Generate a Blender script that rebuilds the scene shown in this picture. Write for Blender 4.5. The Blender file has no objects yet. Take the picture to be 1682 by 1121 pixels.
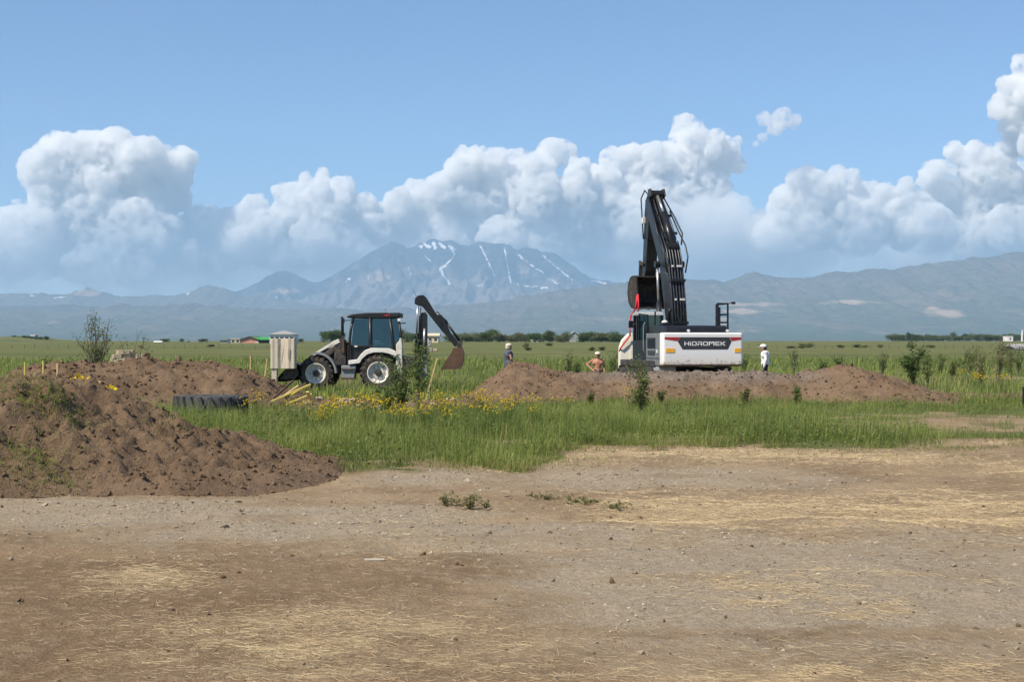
import bpy, bmesh, math, random
import numpy as np
from mathutils import Vector, Matrix, noise as mn
sc = bpy.context.scene
COL = sc.collection
R = math.radians
# ------------------------------------------------------------------ camera
F = 2336.0; H = 1.9
camd = bpy.data.cameras.new('camera'); cam = bpy.data.objects.new('camera', camd); COL.objects.link(cam)
camd.lens = 50; camd.sensor_width = 36; camd.clip_start = .1; camd.clip_end = 200000
cam.location = (0, 0, H); cam.rotation_euler = (math.pi/2, 0, 0)
sc.camera = cam
def P(px, py, D):
    """where the line of sight of a point of the photograph stands at a distance D"""
    return Vector(((px-841)/F*D, D, H-(py-560.5)/F*D))
# ------------------------------------------------------------------ sky and sun
SUN_EL, SUN_AZ = R(50), R(-128)
w = bpy.data.worlds.new('World'); sc.world = w; w.use_nodes = True
wn = w.node_tree; bg = wn.nodes['Background']
sky = wn.nodes.new('ShaderNodeTexSky'); sky.sky_type = 'NISHITA'; sky.sun_disc = False
sky.sun_elevation = SUN_EL; sky.sun_rotation = SUN_AZ
sky.altitude = 1700; sky.air_density = 1.0; sky.dust_density = 0.15; sky.ozone_density = 6.0
wn.links.new(sky.outputs[0], bg.inputs[0]); bg.inputs[1].default_value = 0.101
sund = bpy.data.lights.new('sun', 'SUN'); sun = bpy.data.objects.new('sun', sund); COL.objects.link(sun)
sund.energy = 5.0; sund.angle = R(.53); sund.color = (1, .89, .72)
sdir = Vector((math.sin(SUN_AZ)*math.cos(SUN_EL), math.cos(SUN_AZ)*math.cos(SUN_EL), math.sin(SUN_EL)))
sun.rotation_euler = sdir.to_track_quat('Z', 'Y').to_euler(); sun.location = (0, -20, 40)
sc.view_settings.view_transform = 'Standard'; sc.view_settings.look = 'None'
sc.view_settings.exposure = 0.5; sc.view_settings.gamma = 1
sc.render.engine = 'CYCLES'
cy = sc.cycles
cy.max_bounces = 14; cy.diffuse_bounces = 2; cy.glossy_bounces = 2; cy.transmission_bounces = 4
cy.volume_bounces = 12; cy.transparent_max_bounces = 6; cy.use_denoising = True
cy.caustics_reflective = False; cy.caustics_refractive = False
# ------------------------------------------------------------------ helpers
def tag(o, label=None, cat=None, group=None, kind=None):
    if label: o['label'] = label
    if cat: o['category'] = cat
    if group: o['group'] = group
    if kind: o['kind'] = kind
    return o
def empty(name, loc=(0, 0, 0), rz=0, label=None, cat=None, group=None):
    o = bpy.data.objects.new(name, None); COL.objects.link(o)
    o.location = loc; o.rotation_euler = (0, 0, rz); o.empty_display_size = .2
    return tag(o, label, cat, group)
def link(name, me, mat=None, parent=None):
    o = bpy.data.objects.new(name, me); COL.objects.link(o)
    if mat is not None and not me.materials: me.materials.append(mat)
    if parent is not None: o.parent = parent
    return o
def copy_tree(o, parent=None):
    c = o.copy(); COL.objects.link(c); c.parent = parent
    for ch in list(o.children): copy_tree(ch, c)
    return c
ICOS = {}
class MB:
    def __init__(s): s.v = []; s.f = []
    def add(s, vs, fs):
        n = len(s.v); s.v += [tuple(v) for v in vs]; s.f += [tuple(i+n for i in f) for f in fs]; return s
    def box(s, a, b):
        x0, y0, z0 = [min(p, q) for p, q in zip(a, b)]; x1, y1, z1 = [max(p, q) for p, q in zip(a, b)]
        return s.add([(x0,y0,z0),(x1,y0,z0),(x1,y1,z0),(x0,y1,z0),(x0,y0,z1),(x1,y0,z1),(x1,y1,z1),(x0,y1,z1)],
                     [(3,2,1,0),(4,5,6,7),(0,1,5,4),(1,2,6,5),(2,3,7,6),(3,0,4,7)])
    def prism(s, poly, axis, a0, a1):
        """a polygon in the two other axes pushed along axis (0 x, 1 y, 2 z)"""
        def mk(p, a):
            if axis == 0: return (a, p[0], p[1])
            if axis == 1: return (p[0], a, p[1])
            return (p[0], p[1], a)
        n = len(poly); vs = [mk(p, a0) for p in poly]+[mk(p, a1) for p in poly]
        fs = [tuple(range(n)), tuple(range(2*n-1, n-1, -1))]+[(i, i+n, (i+1) % n+n, (i+1) % n) for i in range(n)]
        return s.add(vs, fs)
    def bar(s, p, q, wx, wy=None, up=(0, 0, 1)):
        p = Vector(p); q = Vector(q); d = (q-p).normalized(); u = Vector(up)
        if abs(d.dot(u)) > .98: u = Vector((1, 0, 0))
        a = d.cross(u).normalized(); b = a.cross(d); wy = wy or wx
        vs = [o+a*i*wx/2+b*j*wy/2 for o in (p, q) for i, j in ((-1,-1),(1,-1),(1,1),(-1,1))]
        return s.add(vs, [(3,2,1,0),(4,5,6,7),(0,1,5,4),(1,2,6,5),(2,3,7,6),(3,0,4,7)])
    def tube(s, path, r, n=8, cap=True):
        path = [Vector(p) for p in path]; rs = r if hasattr(r, '__len__') else [r]*len(path)
        vs = []; fs = []; a = None
        for i, p in enumerate(path):
            d = (path[min(i+1, len(path)-1)]-path[max(i-1, 0)]).normalized()
            if a is None:
                a = d.orthogonal().normalized()
            else:
                a = (a-d*a.dot(d)).normalized()
            b = d.cross(a)
            for k in range(n):
                t = 2*math.pi*k/n; vs.append(p+(a*math.cos(t)+b*math.sin(t))*rs[i])
        for i in range(len(path)-1):
            for k in range(n):
                fs.append((i*n+k, i*n+(k+1) % n, (i+1)*n+(k+1) % n, (i+1)*n+k))
        if cap:
            fs.append(tuple(range(n-1, -1, -1))); fs.append(tuple((len(path)-1)*n+k for k in range(n)))
        return s.add(vs, fs)
    def lathe(s, prof, n=24, axis=1, c=(0, 0, 0), close=False):
        """profile of (radius, along-axis) turned round an axis"""
        vs = []; m = len(prof); fs = []
        for k in range(n):
            t = 2*math.pi*k/n; ct, st = math.cos(t), math.sin(t)
            for r, h in prof:
                p = (r*ct, h, r*st) if axis == 1 else ((h, r*ct, r*st) if axis == 0 else (r*ct, r*st, h))
                vs.append((p[0]+c[0], p[1]+c[1], p[2]+c[2]))
        for k in range(n):
            for i in range(m if close else m-1):
                j = (i+1) % m; fs.append((k*m+i, k*m+j, ((k+1) % n)*m+j, ((k+1) % n)*m+i))
        return s.add(vs, fs)
    def ball(s, c, r, sub=1, sq=(1, 1, 1)):
        if sub not in ICOS:
            bm = bmesh.new(); bmesh.ops.create_icosphere(bm, subdivisions=sub, radius=1); bm.verts.index_update()
            ICOS[sub] = ([v.co.copy() for v in bm.verts], [tuple(v.index for v in f.verts) for f in bm.faces]); bm.free()
        vs = [(c[0]+v.x*r*sq[0], c[1]+v.y*r*sq[1], c[2]+v.z*r*sq[2]) for v in ICOS[sub][0]]; fs = ICOS[sub][1]
        return s.add(vs, fs)
    def build(s, name, mat, parent=None, bevel=0, smooth=False, fix=True, seg=2):
        me = bpy.data.meshes.new(name); me.from_pydata(s.v, [], s.f)
        if fix:
            bm = bmesh.new(); bm.from_mesh(me); bmesh.ops.recalc_face_normals(bm, faces=bm.faces); bm.to_mesh(me); bm.free()
        if smooth:
            me.polygons.foreach_set('use_smooth', [True]*len(me.polygons))
        o = link(name, me, mat, parent)
        if bevel:
            b = o.modifiers.new('bevel', 'BEVEL'); b.width = bevel; b.segments = seg; b.limit_method = 'ANGLE'; b.angle_limit = R(35)
            b.harden_normals = False
        return o
def np_mesh(name, V, loops, counts, mat, parent=None, smooth=False, attr=None):
    """fast mesh from arrays; attr = dict name -> (n,4) point colours"""
    me = bpy.data.meshes.new(name); nv = len(V); nf = len(counts)
    me.vertices.add(nv); me.vertices.foreach_set('co', np.ascontiguousarray(V, np.float32).ravel())
    me.loops.add(len(loops)); me.loops.foreach_set('vertex_index', np.ascontiguousarray(loops, np.int32))
    me.polygons.add(nf); st = np.zeros(nf, np.int32); st[1:] = np.cumsum(counts)[:-1]
    me.polygons.foreach_set('loop_start', st)
    me.polygons.foreach_set('use_smooth', np.full(nf, smooth, bool))
    if attr:
        for k, a in attr.items():
            at = me.attributes.new(k, 'FLOAT_COLOR', 'POINT'); at.data.foreach_set('color', np.ascontiguousarray(a, np.float32).ravel())
    me.update(calc_edges=True); me.validate()
    return link(name, me, mat, parent)
def leaf_cloud(pts, size, rnd_, flat=.5):
    """small pointed leaves, each a bent pair of faces"""
    n = len(pts); pts = np.asarray(pts); rr = np.random.RandomState(rnd_)
    a = rr.uniform(0, 2*np.pi, n); e = rr.uniform(-.5, 1.0, n); L = size*rr.uniform(.6, 1.4, n)
    d = np.stack([np.cos(a)*np.cos(e), np.sin(a)*np.cos(e), np.sin(e)], -1); s_ = np.cross(d, rr.normal(0, 1, (n, 3))); s_ /= np.linalg.norm(s_, axis=1)[:, None]+1e-9
    b_ = pts; m_ = pts+d*(L*.5)[:, None]; t_ = pts+d*L[:, None]+np.array([0, 0, -.12])*L[:, None]; ww = (L*.28)[:, None]
    V = np.stack([b_, m_-s_*ww, t_, m_+s_*ww], 1).reshape(-1, 3); lp = np.arange(4*n); return V, lp, np.full(n, 4)
# numpy noise
def _h(i, j, s):
    n = (i.astype(np.int64)*374761393+j.astype(np.int64)*668265263+s*1442695041) & 0xffffffff
    n = ((n ^ (n >> 13))*1274126177) & 0xffffffff
    return ((n ^ (n >> 16)) & 0xffffff)/float(0xffffff)
def vn(x, y, s=0):
    xi = np.floor(x); yi = np.floor(y); u = x-xi; v = y-yi; u = u*u*(3-2*u); v = v*v*(3-2*v)
    return (_h(xi, yi, s)*(1-u)+_h(xi+1, yi, s)*u)*(1-v)+(_h(xi, yi+1, s)*(1-u)+_h(xi+1, yi+1, s)*u)*v
def fbm(x, y, o=4, s=0, g=.5):
    a = 1; t = 0; r = 0
    for k in range(o): r = r+a*vn(x*2**k+17.3*k, y*2**k-9.1*k, s+k); t += a; a *= g
    return r/t
def sstep(a, b, x):
    t = np.clip((x-a)/(b-a), 0, 1); return t*t*(3-2*t)
# ------------------------------------------------------------------ materials
def newmat(name):
    m = bpy.data.materials.new(name); m.use_nodes = True; return m, m.node_tree, m.node_tree.nodes['Principled BSDF']
def nd(nt, t, **k):
    n = nt.nodes.new(t)
    for a, b in k.items(): setattr(n, a, b)
    return n
def noise(nt, scale, detail=4, rough=.55, coord=None, dims='3D'):
    n = nd(nt, 'ShaderNodeTexNoise'); n.noise_dimensions = dims
    n.inputs['Scale'].default_value = scale; n.inputs['Detail'].default_value = detail; n.inputs['Roughness'].default_value = rough
    if coord is not None: nt.links.new(coord, n.inputs['Vector'])
    return n
def ramp(nt, fac, stops):
    r = nd(nt, 'ShaderNodeValToRGB'); e = r.color_ramp.elements
    while len(e) < len(stops): e.new(.5)
    for el, (p, c) in zip(e, stops):
        el.position = p; el.color = (c, c, c, 1) if not hasattr(c, '__len__') else (*c, 1)
    nt.links.new(fac, r.inputs[0]); return r
def mix(nt, fac, a, b, mode='MIX'):
    m = nd(nt, 'ShaderNodeMix', data_type='RGBA', blend_type=mode)
    for s, v in ((0, fac), (6, a), (7, b)):
        if hasattr(v, 'is_linked'): nt.links.new(v, m.inputs[s])
        elif s == 0: m.inputs[0].default_value = v
        else: m.inputs[s].default_value = (*v, 1)
    return m.outputs[2]
def math_(nt, op, a, b=0.0, c=None):
    m = nd(nt, 'ShaderNodeMath', operation=op)
    for i, v in enumerate((a, b) if c is None else (a, b, c)):
        if hasattr(v, 'is_linked'): nt.links.new(v, m.inputs[i])
        else: m.inputs[i].default_value = v
    return m.outputs[0]
def bump(nt, bs, h, strength, dist):
    b = nd(nt, 'ShaderNodeBump'); b.inputs['Strength'].default_value = strength; b.inputs['Distance'].default_value = dist
    nt.links.new(h, b.inputs['Height']); nt.links.new(b.outputs[0], bs.inputs['Normal']); return b
def pos(nt): return nd(nt, 'ShaderNodeNewGeometry').outputs['Position']
def objc(nt): return nd(nt, 'ShaderNodeTexCoord').outputs['Object']
def paint(name, col, rough=.45, var=.12, dirt=None, dirt_amt=.3, scale=3.0, metallic=0, spec=.5, dirt_lo=.5):
    m, nt, b = newmat(name); c = objc(nt)
    n = noise(nt, scale, 5, .6, c)
    dark = tuple(x*(1-var) for x in col); lite = tuple(min(1, x*(1+var)) for x in col)
    out = ramp(nt, n.outputs[0], [(.3, dark), (.7, lite)]).outputs[0]
    if dirt:
        n2 = noise(nt, scale*2.3, 8, .7, c)
        fac = ramp(nt, n2.outputs[0], [(dirt_lo, 0), (dirt_lo+.18, dirt_amt)]).outputs[0]
        out = mix(nt, fac, out, dirt)
    nt.links.new(out, b.inputs['Base Color']); b.inputs['Roughness'].default_value = rough; b.inputs['Metallic'].default_value = metallic
    b.inputs['Specular IOR Level'].default_value = spec
    bump(nt, b, n.outputs[0], .15, .01)
    return m
def dirt_mat(name, a, b_, pale, scale=1.0, bd=.06):
    m, nt, b = newmat(name); c = pos(nt)
    n1 = noise(nt, .9*scale, 5, .6, c); n2 = noise(nt, 9*scale, 6, .7, c); n3 = noise(nt, 45*scale, 4, .7, c)
    col = ramp(nt, n1.outputs[0], [(.32, a), (.62, b_)]).outputs[0]
    col = mix(nt, ramp(nt, n2.outputs[0], [(.5, 0), (.72, .55)]).outputs[0], col, pale)
    col = mix(nt, ramp(nt, n3.outputs[0], [(.33, .2), (.46, 0)]).outputs[0], col, tuple(x*.6 for x in a))
    nt.links.new(col, b.inputs['Base Color']); b.inputs['Roughness'].default_value = .95; b.inputs['Specular IOR Level'].default_value = .15
    h = math_(nt, 'ADD', math_(nt, 'MULTIPLY', n2.outputs[0], 1.0), math_(nt, 'MULTIPLY', n3.outputs[0], .35))
    bump(nt, b, h, 1.0, bd*1.5)
    return m
def cap_grey(m):
    nt = m.node_tree; b = nt.nodes['Principled BSDF']; old = b.inputs['Base Color'].links[0].from_socket; c = pos(nt)
    sx = nd(nt, 'ShaderNodeSeparateXYZ'); nt.links.new(c, sx.inputs[0]); n1 = noise(nt, .8, 5, .7, c); n2 = noise(nt, 14, 5, .75, c)
    k = math_(nt, 'ADD', sx.outputs[2], math_(nt, 'MULTIPLY', math_(nt, 'SUBTRACT', n1.outputs[0], .5), .7))
    fx = nd(nt, 'ShaderNodeMapRange'); fx.inputs['From Min'].default_value = 1.5; fx.inputs['From Max'].default_value = 3.2; nt.links.new(sx.outputs[0], fx.inputs[0])
    fy = nd(nt, 'ShaderNodeMapRange'); fy.inputs['From Min'].default_value = 10.2; fy.inputs['From Max'].default_value = 9.4; nt.links.new(sx.outputs[0], fy.inputs[0])
    kk = nd(nt, 'ShaderNodeMapRange'); kk.inputs['From Min'].default_value = .50; kk.inputs['From Max'].default_value = .78; nt.links.new(k, kk.inputs[0])
    fac = math_(nt, 'MULTIPLY', math_(nt, 'MULTIPLY', fx.outputs[0], fy.outputs[0]), math_(nt, 'MULTIPLY', kk.outputs[0], .85))
    g = ramp(nt, n2.outputs[0], [(.35, (.13, .105, .085)), (.55, (.25, .205, .17)), (.7, (.38, .33, .28))]).outputs[0]
    nt.links.new(mix(nt, fac, old, g), b.inputs['Base Color'])
def leaf_mat(name, a, b_, attr=None, trans=.35):
    m, nt, b = newmat(name)
    if attr:
        at = nd(nt, 'ShaderNodeAttribute', attribute_name=attr)
        sep = nd(nt, 'ShaderNodeSeparateColor'); nt.links.new(at.outputs['Color'], sep.inputs[0])
        c = mix(nt, sep.outputs[0], a, b_)
        c = mix(nt, sep.outputs[1], c, (.30, .235, .10))
    else:
        n = noise(nt, 5, 3, .6, objc(nt)); c = ramp(nt, n.outputs[0], [(.35, a), (.65, b_)]).outputs[0]
    b.inputs['Roughness'].default_value = .6; b.inputs['Specular IOR Level'].default_value = .25
    nt.links.new(c, b.inputs['Base Color'])
    t = nd(nt, 'ShaderNodeBsdfTranslucent'); nt.links.new(mix(nt, .5, c, (.25, .32, .05), 'MIX'), t.inputs[0])
    ms = nd(nt, 'ShaderNodeMixShader'); ms.inputs[0].default_value = trans
    nt.links.new(b.outputs[0], ms.inputs[1]); nt.links.new(t.outputs[0], ms.inputs[2])
    nt.links.new(ms.outputs[0], nt.nodes['Material Output'].inputs['Surface'])
    return m
M = {}
M['dirt'] = dirt_mat('turned_earth', (.155, .103, .064), (.22, .152, .098), (.285, .21, .142))
M['dirt_far'] = dirt_mat('turned_earth_dry', (.145, .097, .06), (.21, .145, .094), (.28, .205, .14))
M['berm'] = dirt_mat('berm_earth', (.165, .108, .066), (.23, .158, .102), (.30, .225, .158))
cap_grey(M['berm'])
M['grass'] = leaf_mat('grass_blade', (.085, .15, .032), (.32, .38, .105), 'tint', .42)
M['weed'] = leaf_mat('weed_leaf', (.05, .085, .025), (.10, .14, .04))
M['weed_mix'] = leaf_mat('broad_weed_leaf', (.09, .13, .035), (.20, .23, .075))
M['shrub'] = leaf_mat('shrub_leaf', (.065, .11, .03), (.14, .19, .055))
M['shrub_dark'] = leaf_mat('shrub_leaf_dark', (.042, .08, .024), (.085, .13, .038))
M['shrub_pale'] = leaf_mat('shrub_leaf_pale', (.10, .135, .06), (.18, .22, .10))
M['shrub_olive'] = leaf_mat('shrub_leaf_olive', (.09, .10, .035), (.15, .15, .05))
M['dryweed'] = leaf_mat('dry_weed', (.20, .185, .085), (.36, .31, .17))
M['tree'] = leaf_mat('tree_leaf', (.04, .075, .022), (.085, .12, .035))
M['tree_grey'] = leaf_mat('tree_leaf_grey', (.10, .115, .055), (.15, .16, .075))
M['bark'] = paint('bark', (.13, .10, .075), .9, .3)
M['yellow'] = leaf_mat('yellow_petal', (.70, .48, .012), (.80, .58, .02))
M['white'] = paint('white_paint', (.70, .685, .65), .5, .07, (.36, .28, .2), .5, 2.5, dirt_lo=.52)
M['white_dirty'] = paint('white_paint_scuffed', (.66, .64, .59), .6, .08, (.30, .22, .15), .6, 3.0, dirt_lo=.50)
M['grey_paint'] = paint('grey_paint', (.21, .225, .24), .5, .1)
M['grey_pale'] = paint('pale_grey_paint', (.34, .36, .37), .5, .1, (.25, .2, .15), .35)
M['black'] = paint('black_paint', (.010, .0105, .012), .36, .25, (.06, .05, .04), .3, 2.0)
M['black_dusty'] = paint('dusty_black_paint', (.024, .023, .022), .6, .3, (.13, .10, .072), .7, 2.5, dirt_lo=.45)
M['black_trim'] = paint('black_trim', (.008, .0085, .01), .45, .2)
M['rubber'] = paint('rubber', (.03, .03, .031), .85, .3, (.17, .13, .10), .6, 4, spec=.2, dirt_lo=.45)
M['rubber_old'] = paint('weathered_rubber', (.055, .058, .066), .85, .3, (.19, .16, .13), .5, 4, spec=.2)
M['chrome'] = paint('cylinder_rod', (.42, .42, .43), .35, .1, (.15, .12, .09), .5, 3, metallic=.7)
M['steel'] = paint('pipe_steel', (.055, .06, .068), .35, .2, metallic=.3)
M['clamp'] = paint('clamp_white', (.66, .66, .66), .5, .1)
M['rust'] = paint('rusty_bucket', (.085, .045, .028), .8, .35, (.17, .105, .065), .6, 3)
M['bucket'] = paint('earthy_steel', (.025, .02, .017), .7, .35, (.17, .115, .072), .8, 2.2, dirt_lo=.50)
M['red'] = paint('red_paint', (.36, .022, .02), .4, .1)
M['sling'] = paint('red_webbing', (.62, .02, .035), .7, .15, scale=9)
M['amber'] = paint('amber_reflector', (.85, .42, .02), .3, .12, scale=20)
M['panel_grey'] = paint('slate_grey_paint', (.15, .165, .175), .45, .12, (.25, .2, .15), .3)
M['panel'] = paint('charcoal_panel', (.035, .037, .040), .5, .1)
M['letter'] = paint('letter_white', (.80, .80, .80), .5, .02)
M['concrete'] = paint('pale_concrete', (.52, .455, .365), .9, .09, (.40, .33, .25), .5, 2.2)
M['concrete_white'] = paint('white_concrete', (.70, .68, .60), .85, .07, (.45, .40, .32), .4, 2)
M['stone'] = paint('pale_stone', (.44, .36, .26), .9, .25, (.2, .15, .1), .5, 4)
M['wood'] = paint('new_timber', (.56, .40, .20), .8, .2, (.33, .2, .1), .5, 6)
M['wood_yellow'] = paint('yellow_painted_stake', (.62, .50, .12), .8, .15, (.5, .38, .2), .5, 8)
M['skin'] = paint('skin', (.38, .21, .145), .6, .1)
M['skin_pink'] = paint('sunburnt_skin', (.40, .19, .125), .6, .08)
M['hair'] = paint('hair_dark', (.02, .016, .013), .7, .2)
M['cloth_white'] = paint('white_cotton', (.74, .75, .78), .9, .05, scale=8)
M['cloth_grey'] = paint('grey_blue_cloth', (.075, .085, .12), .9, .12, scale=8)
M['cloth_dark'] = paint('dark_cloth', (.025, .026, .034), .9, .2, scale=8)
M['cloth_brown'] = paint('dark_brown_cloth', (.055, .04, .035), .9, .2, scale=8)
M['cloth_cream'] = paint('cream_cap_cloth', (.60, .55, .45), .9, .1, scale=8)
M['seat'] = paint('seat_fabric', (.03, .032, .036), .9, .2)
M['plaster_pink'] = paint('pink_plaster', (.56, .27, .20), .9, .06, scale=.4)
M['plaster_cream'] = paint('cream_plaster', (.60, .52, .38), .9, .06, scale=.4)
M['plaster_white'] = paint('white_plaster', (.72, .72, .70), .9, .05, scale=.4)
M['roof_green'] = paint('green_sheet_roof', (.09, .48, .13), .5, .05, scale=.4)
M['roof_grey'] = paint('grey_roof', (.30, .295, .30), .8, .08, scale=.4)
M['roof_dark'] = paint('dark_roof', (.05, .045, .045), .8, .1, scale=.4)
M['window'] = paint('dark_window', (.03, .035, .045), .2, .1)
def glass_mat():
    m, nt, b = newmat('tinted_glass')
    b.inputs['Base Color'].default_value = (.04, .10, .10, 1); b.inputs['Roughness'].default_value = .05
    t = nd(nt, 'ShaderNodeBsdfTransparent'); t.inputs[0].default_value = (.27, .43, .42, 1)
    g = nd(nt, 'ShaderNodeBsdfGlossy'); g.inputs[0].default_value = (.75, .9, .88, 1); g.inputs[1].default_value = .06
    ms = nd(nt, 'ShaderNodeMixShader'); ms.inputs[0].default_value = .10
    nt.links.new(t.outputs[0], ms.inputs[1]); nt.links.new(g.outputs[0], ms.inputs[2])
    nt.links.new(ms.outputs[0], nt.nodes['Material Output'].inputs['Surface']); return m
M['glass'] = glass_mat()
# ------------------------------------------------------------------ ground
def crest_fn(pts):
    xs = np.array([p[0] for p in pts], float); zs = np.array([p[1] for p in pts], float)
    return lambda x: np.interp(x, xs, zs)
def gz(x, y):
    x = np.asarray(x, float); y = np.asarray(y, float)
    z = 1.86*(1-np.exp(-np.clip(y-66, 0, None)/420.))
    z = z+3.3*np.exp(-((x+312)/22)**2-((y-900)/60)**2)
    z = z+(fbm(x*.35, y*.35, 3, 5)-.5)*.10*np.exp(-np.clip(y-30, 0, None)/60.)
    z = z+(fbm(x*.012, y*.006, 2, 9)-.5)*.35*sstep(90, 260, y)*(1-sstep(800, 2500, y))
    z = z-.34*np.exp(-(((x-3.65)/2.0)**2+((y-60)/2.2)**2))
    # shallow wheel ruts along the dirt track
    near = 1-sstep(20, 26, y)
    rut = np.exp(-((y-(13.2+.06*x+.25*np.sin(x*.4)))/.28)**2)+np.exp(-((y-(15.3+.05*x))/.28)**2)+np.exp(-((y-(20.2+.12*x))/.3)**2)
    z = z+near*(-.05*rut+(fbm(x*2.2, y*2.2, 4, 21)-.5)*.09)
    return z
def g1(x, y): return float(gz(np.array([x]), np.array([y]))[0])
def front_edge(x):
    """distance at which the tall grass begins"""
    px_edge = np.interp(x, [-14, -6.5, -3.4, -.1, .35, .9, 1.5, 4.5, 7, 11, 14, 20, 40], [33, 27, 21.8, 21.0, 21.5, 24.6, 25.5, 25.4, 25.2, 27.0, 28.5, 31, 38])
    return px_edge
def zones(x, y):
    e = front_edge(x)+(fbm(x*.9, y*.9, 3, 41)-.5)*3.4+(fbm(x*3.1, y*3.1, 2, 43)-.5)*1.2
    grass = sstep(-.9, .9, y-e)
    # far from the mounds the soil shows between the machines
    path = np.exp(-((y-(77-.42*(x-13)))/1.5)**2)*sstep(12, 17, x)*(1-sstep(40, 50, x))
    bare = sstep(.52, .68, fbm(x*.13, y*.09, 3, 50))*(1-sstep(60, 120, y))*.45
    spoil = np.exp(-((y-40.5)/2.2)**2)*(1-sstep(-2, 2, x))*sstep(-16, -9, x)
    bare2 = sstep(.50, .60, fbm(x*.55, y*.7, 3, 57))*sstep(4.5, 9, x)*(1-sstep(34, 40, y))*.6
    bare3 = sstep(.60, .68, fbm(x*.7, y*.9, 3, 59))*(1-sstep(36, 41, y))*.7
    grass = grass*(1-np.clip(path+bare+spoil+bare2+bare3, 0, 1))
    ws = fbm(x*.5, y*1.1, 4, 60)
    grav = np.exp(-((y-(14.2-.42*(x+.5)-.4*(ws-.5)))/(1.9))**2)*sstep(-9, -4, x+0*y)
    grav = np.maximum(grav, 1.1*np.exp(-((y-(12.0-.10*x))/2.8)**2)*sstep(-1.5, 1.5, x))
    grav = np.maximum(grav, .8*np.exp(-((y-15.9)/1.0)**2)*(1-sstep(-1.5, .5, x)))
    grav = np.maximum(grav, .75*np.exp(-((y-19.8)/1.6)**2)*sstep(-3, -1, x)*(1-sstep(3, 6, x)))
    straw = 1.25*np.exp(-((y-(15.9-.05*(x-4)))/1.5)**2)*sstep(.3, 1.8, x)
    straw = np.maximum(straw, .9*np.exp(-((y-(24-.1*x))/1.5)**2)*sstep(.3, 1.2, x)*(1-sstep(5, 9, x)))
    straw = np.maximum(straw, .95*np.exp(-(((x+2.9)/.45)**2+((y-11.3)/.7)**2)))
    straw = np.maximum(straw, .95*np.exp(-(((x+1.3)/1.1)**2+((y-9.0)/1.0)**2)))
    straw = np.maximum(straw, .85*np.exp(-(((x-1.7)/1.5)**2+((y-8.0)/.6)**2)))
    straw = np.maximum(straw, .55*sstep(.60, .70, fbm(x*.55, y*.8, 3, 77))*sstep(-2.5, 1, x)*(y < 30))
    straw = straw*(.22+1.05*sstep(.34, .64, fbm(x*2.3, y*3.4, 5, 91, .65)))
    grav = grav*(1-.75*np.clip(straw, 0, 1))*(.5+.8*sstep(.3, .6, fbm(x*.8, y*1.5, 3, 93)))
    return grass, np.clip(grav, 0, 1)*(1-grass), np.clip(straw, 0, 1)*(1-grass)
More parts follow.
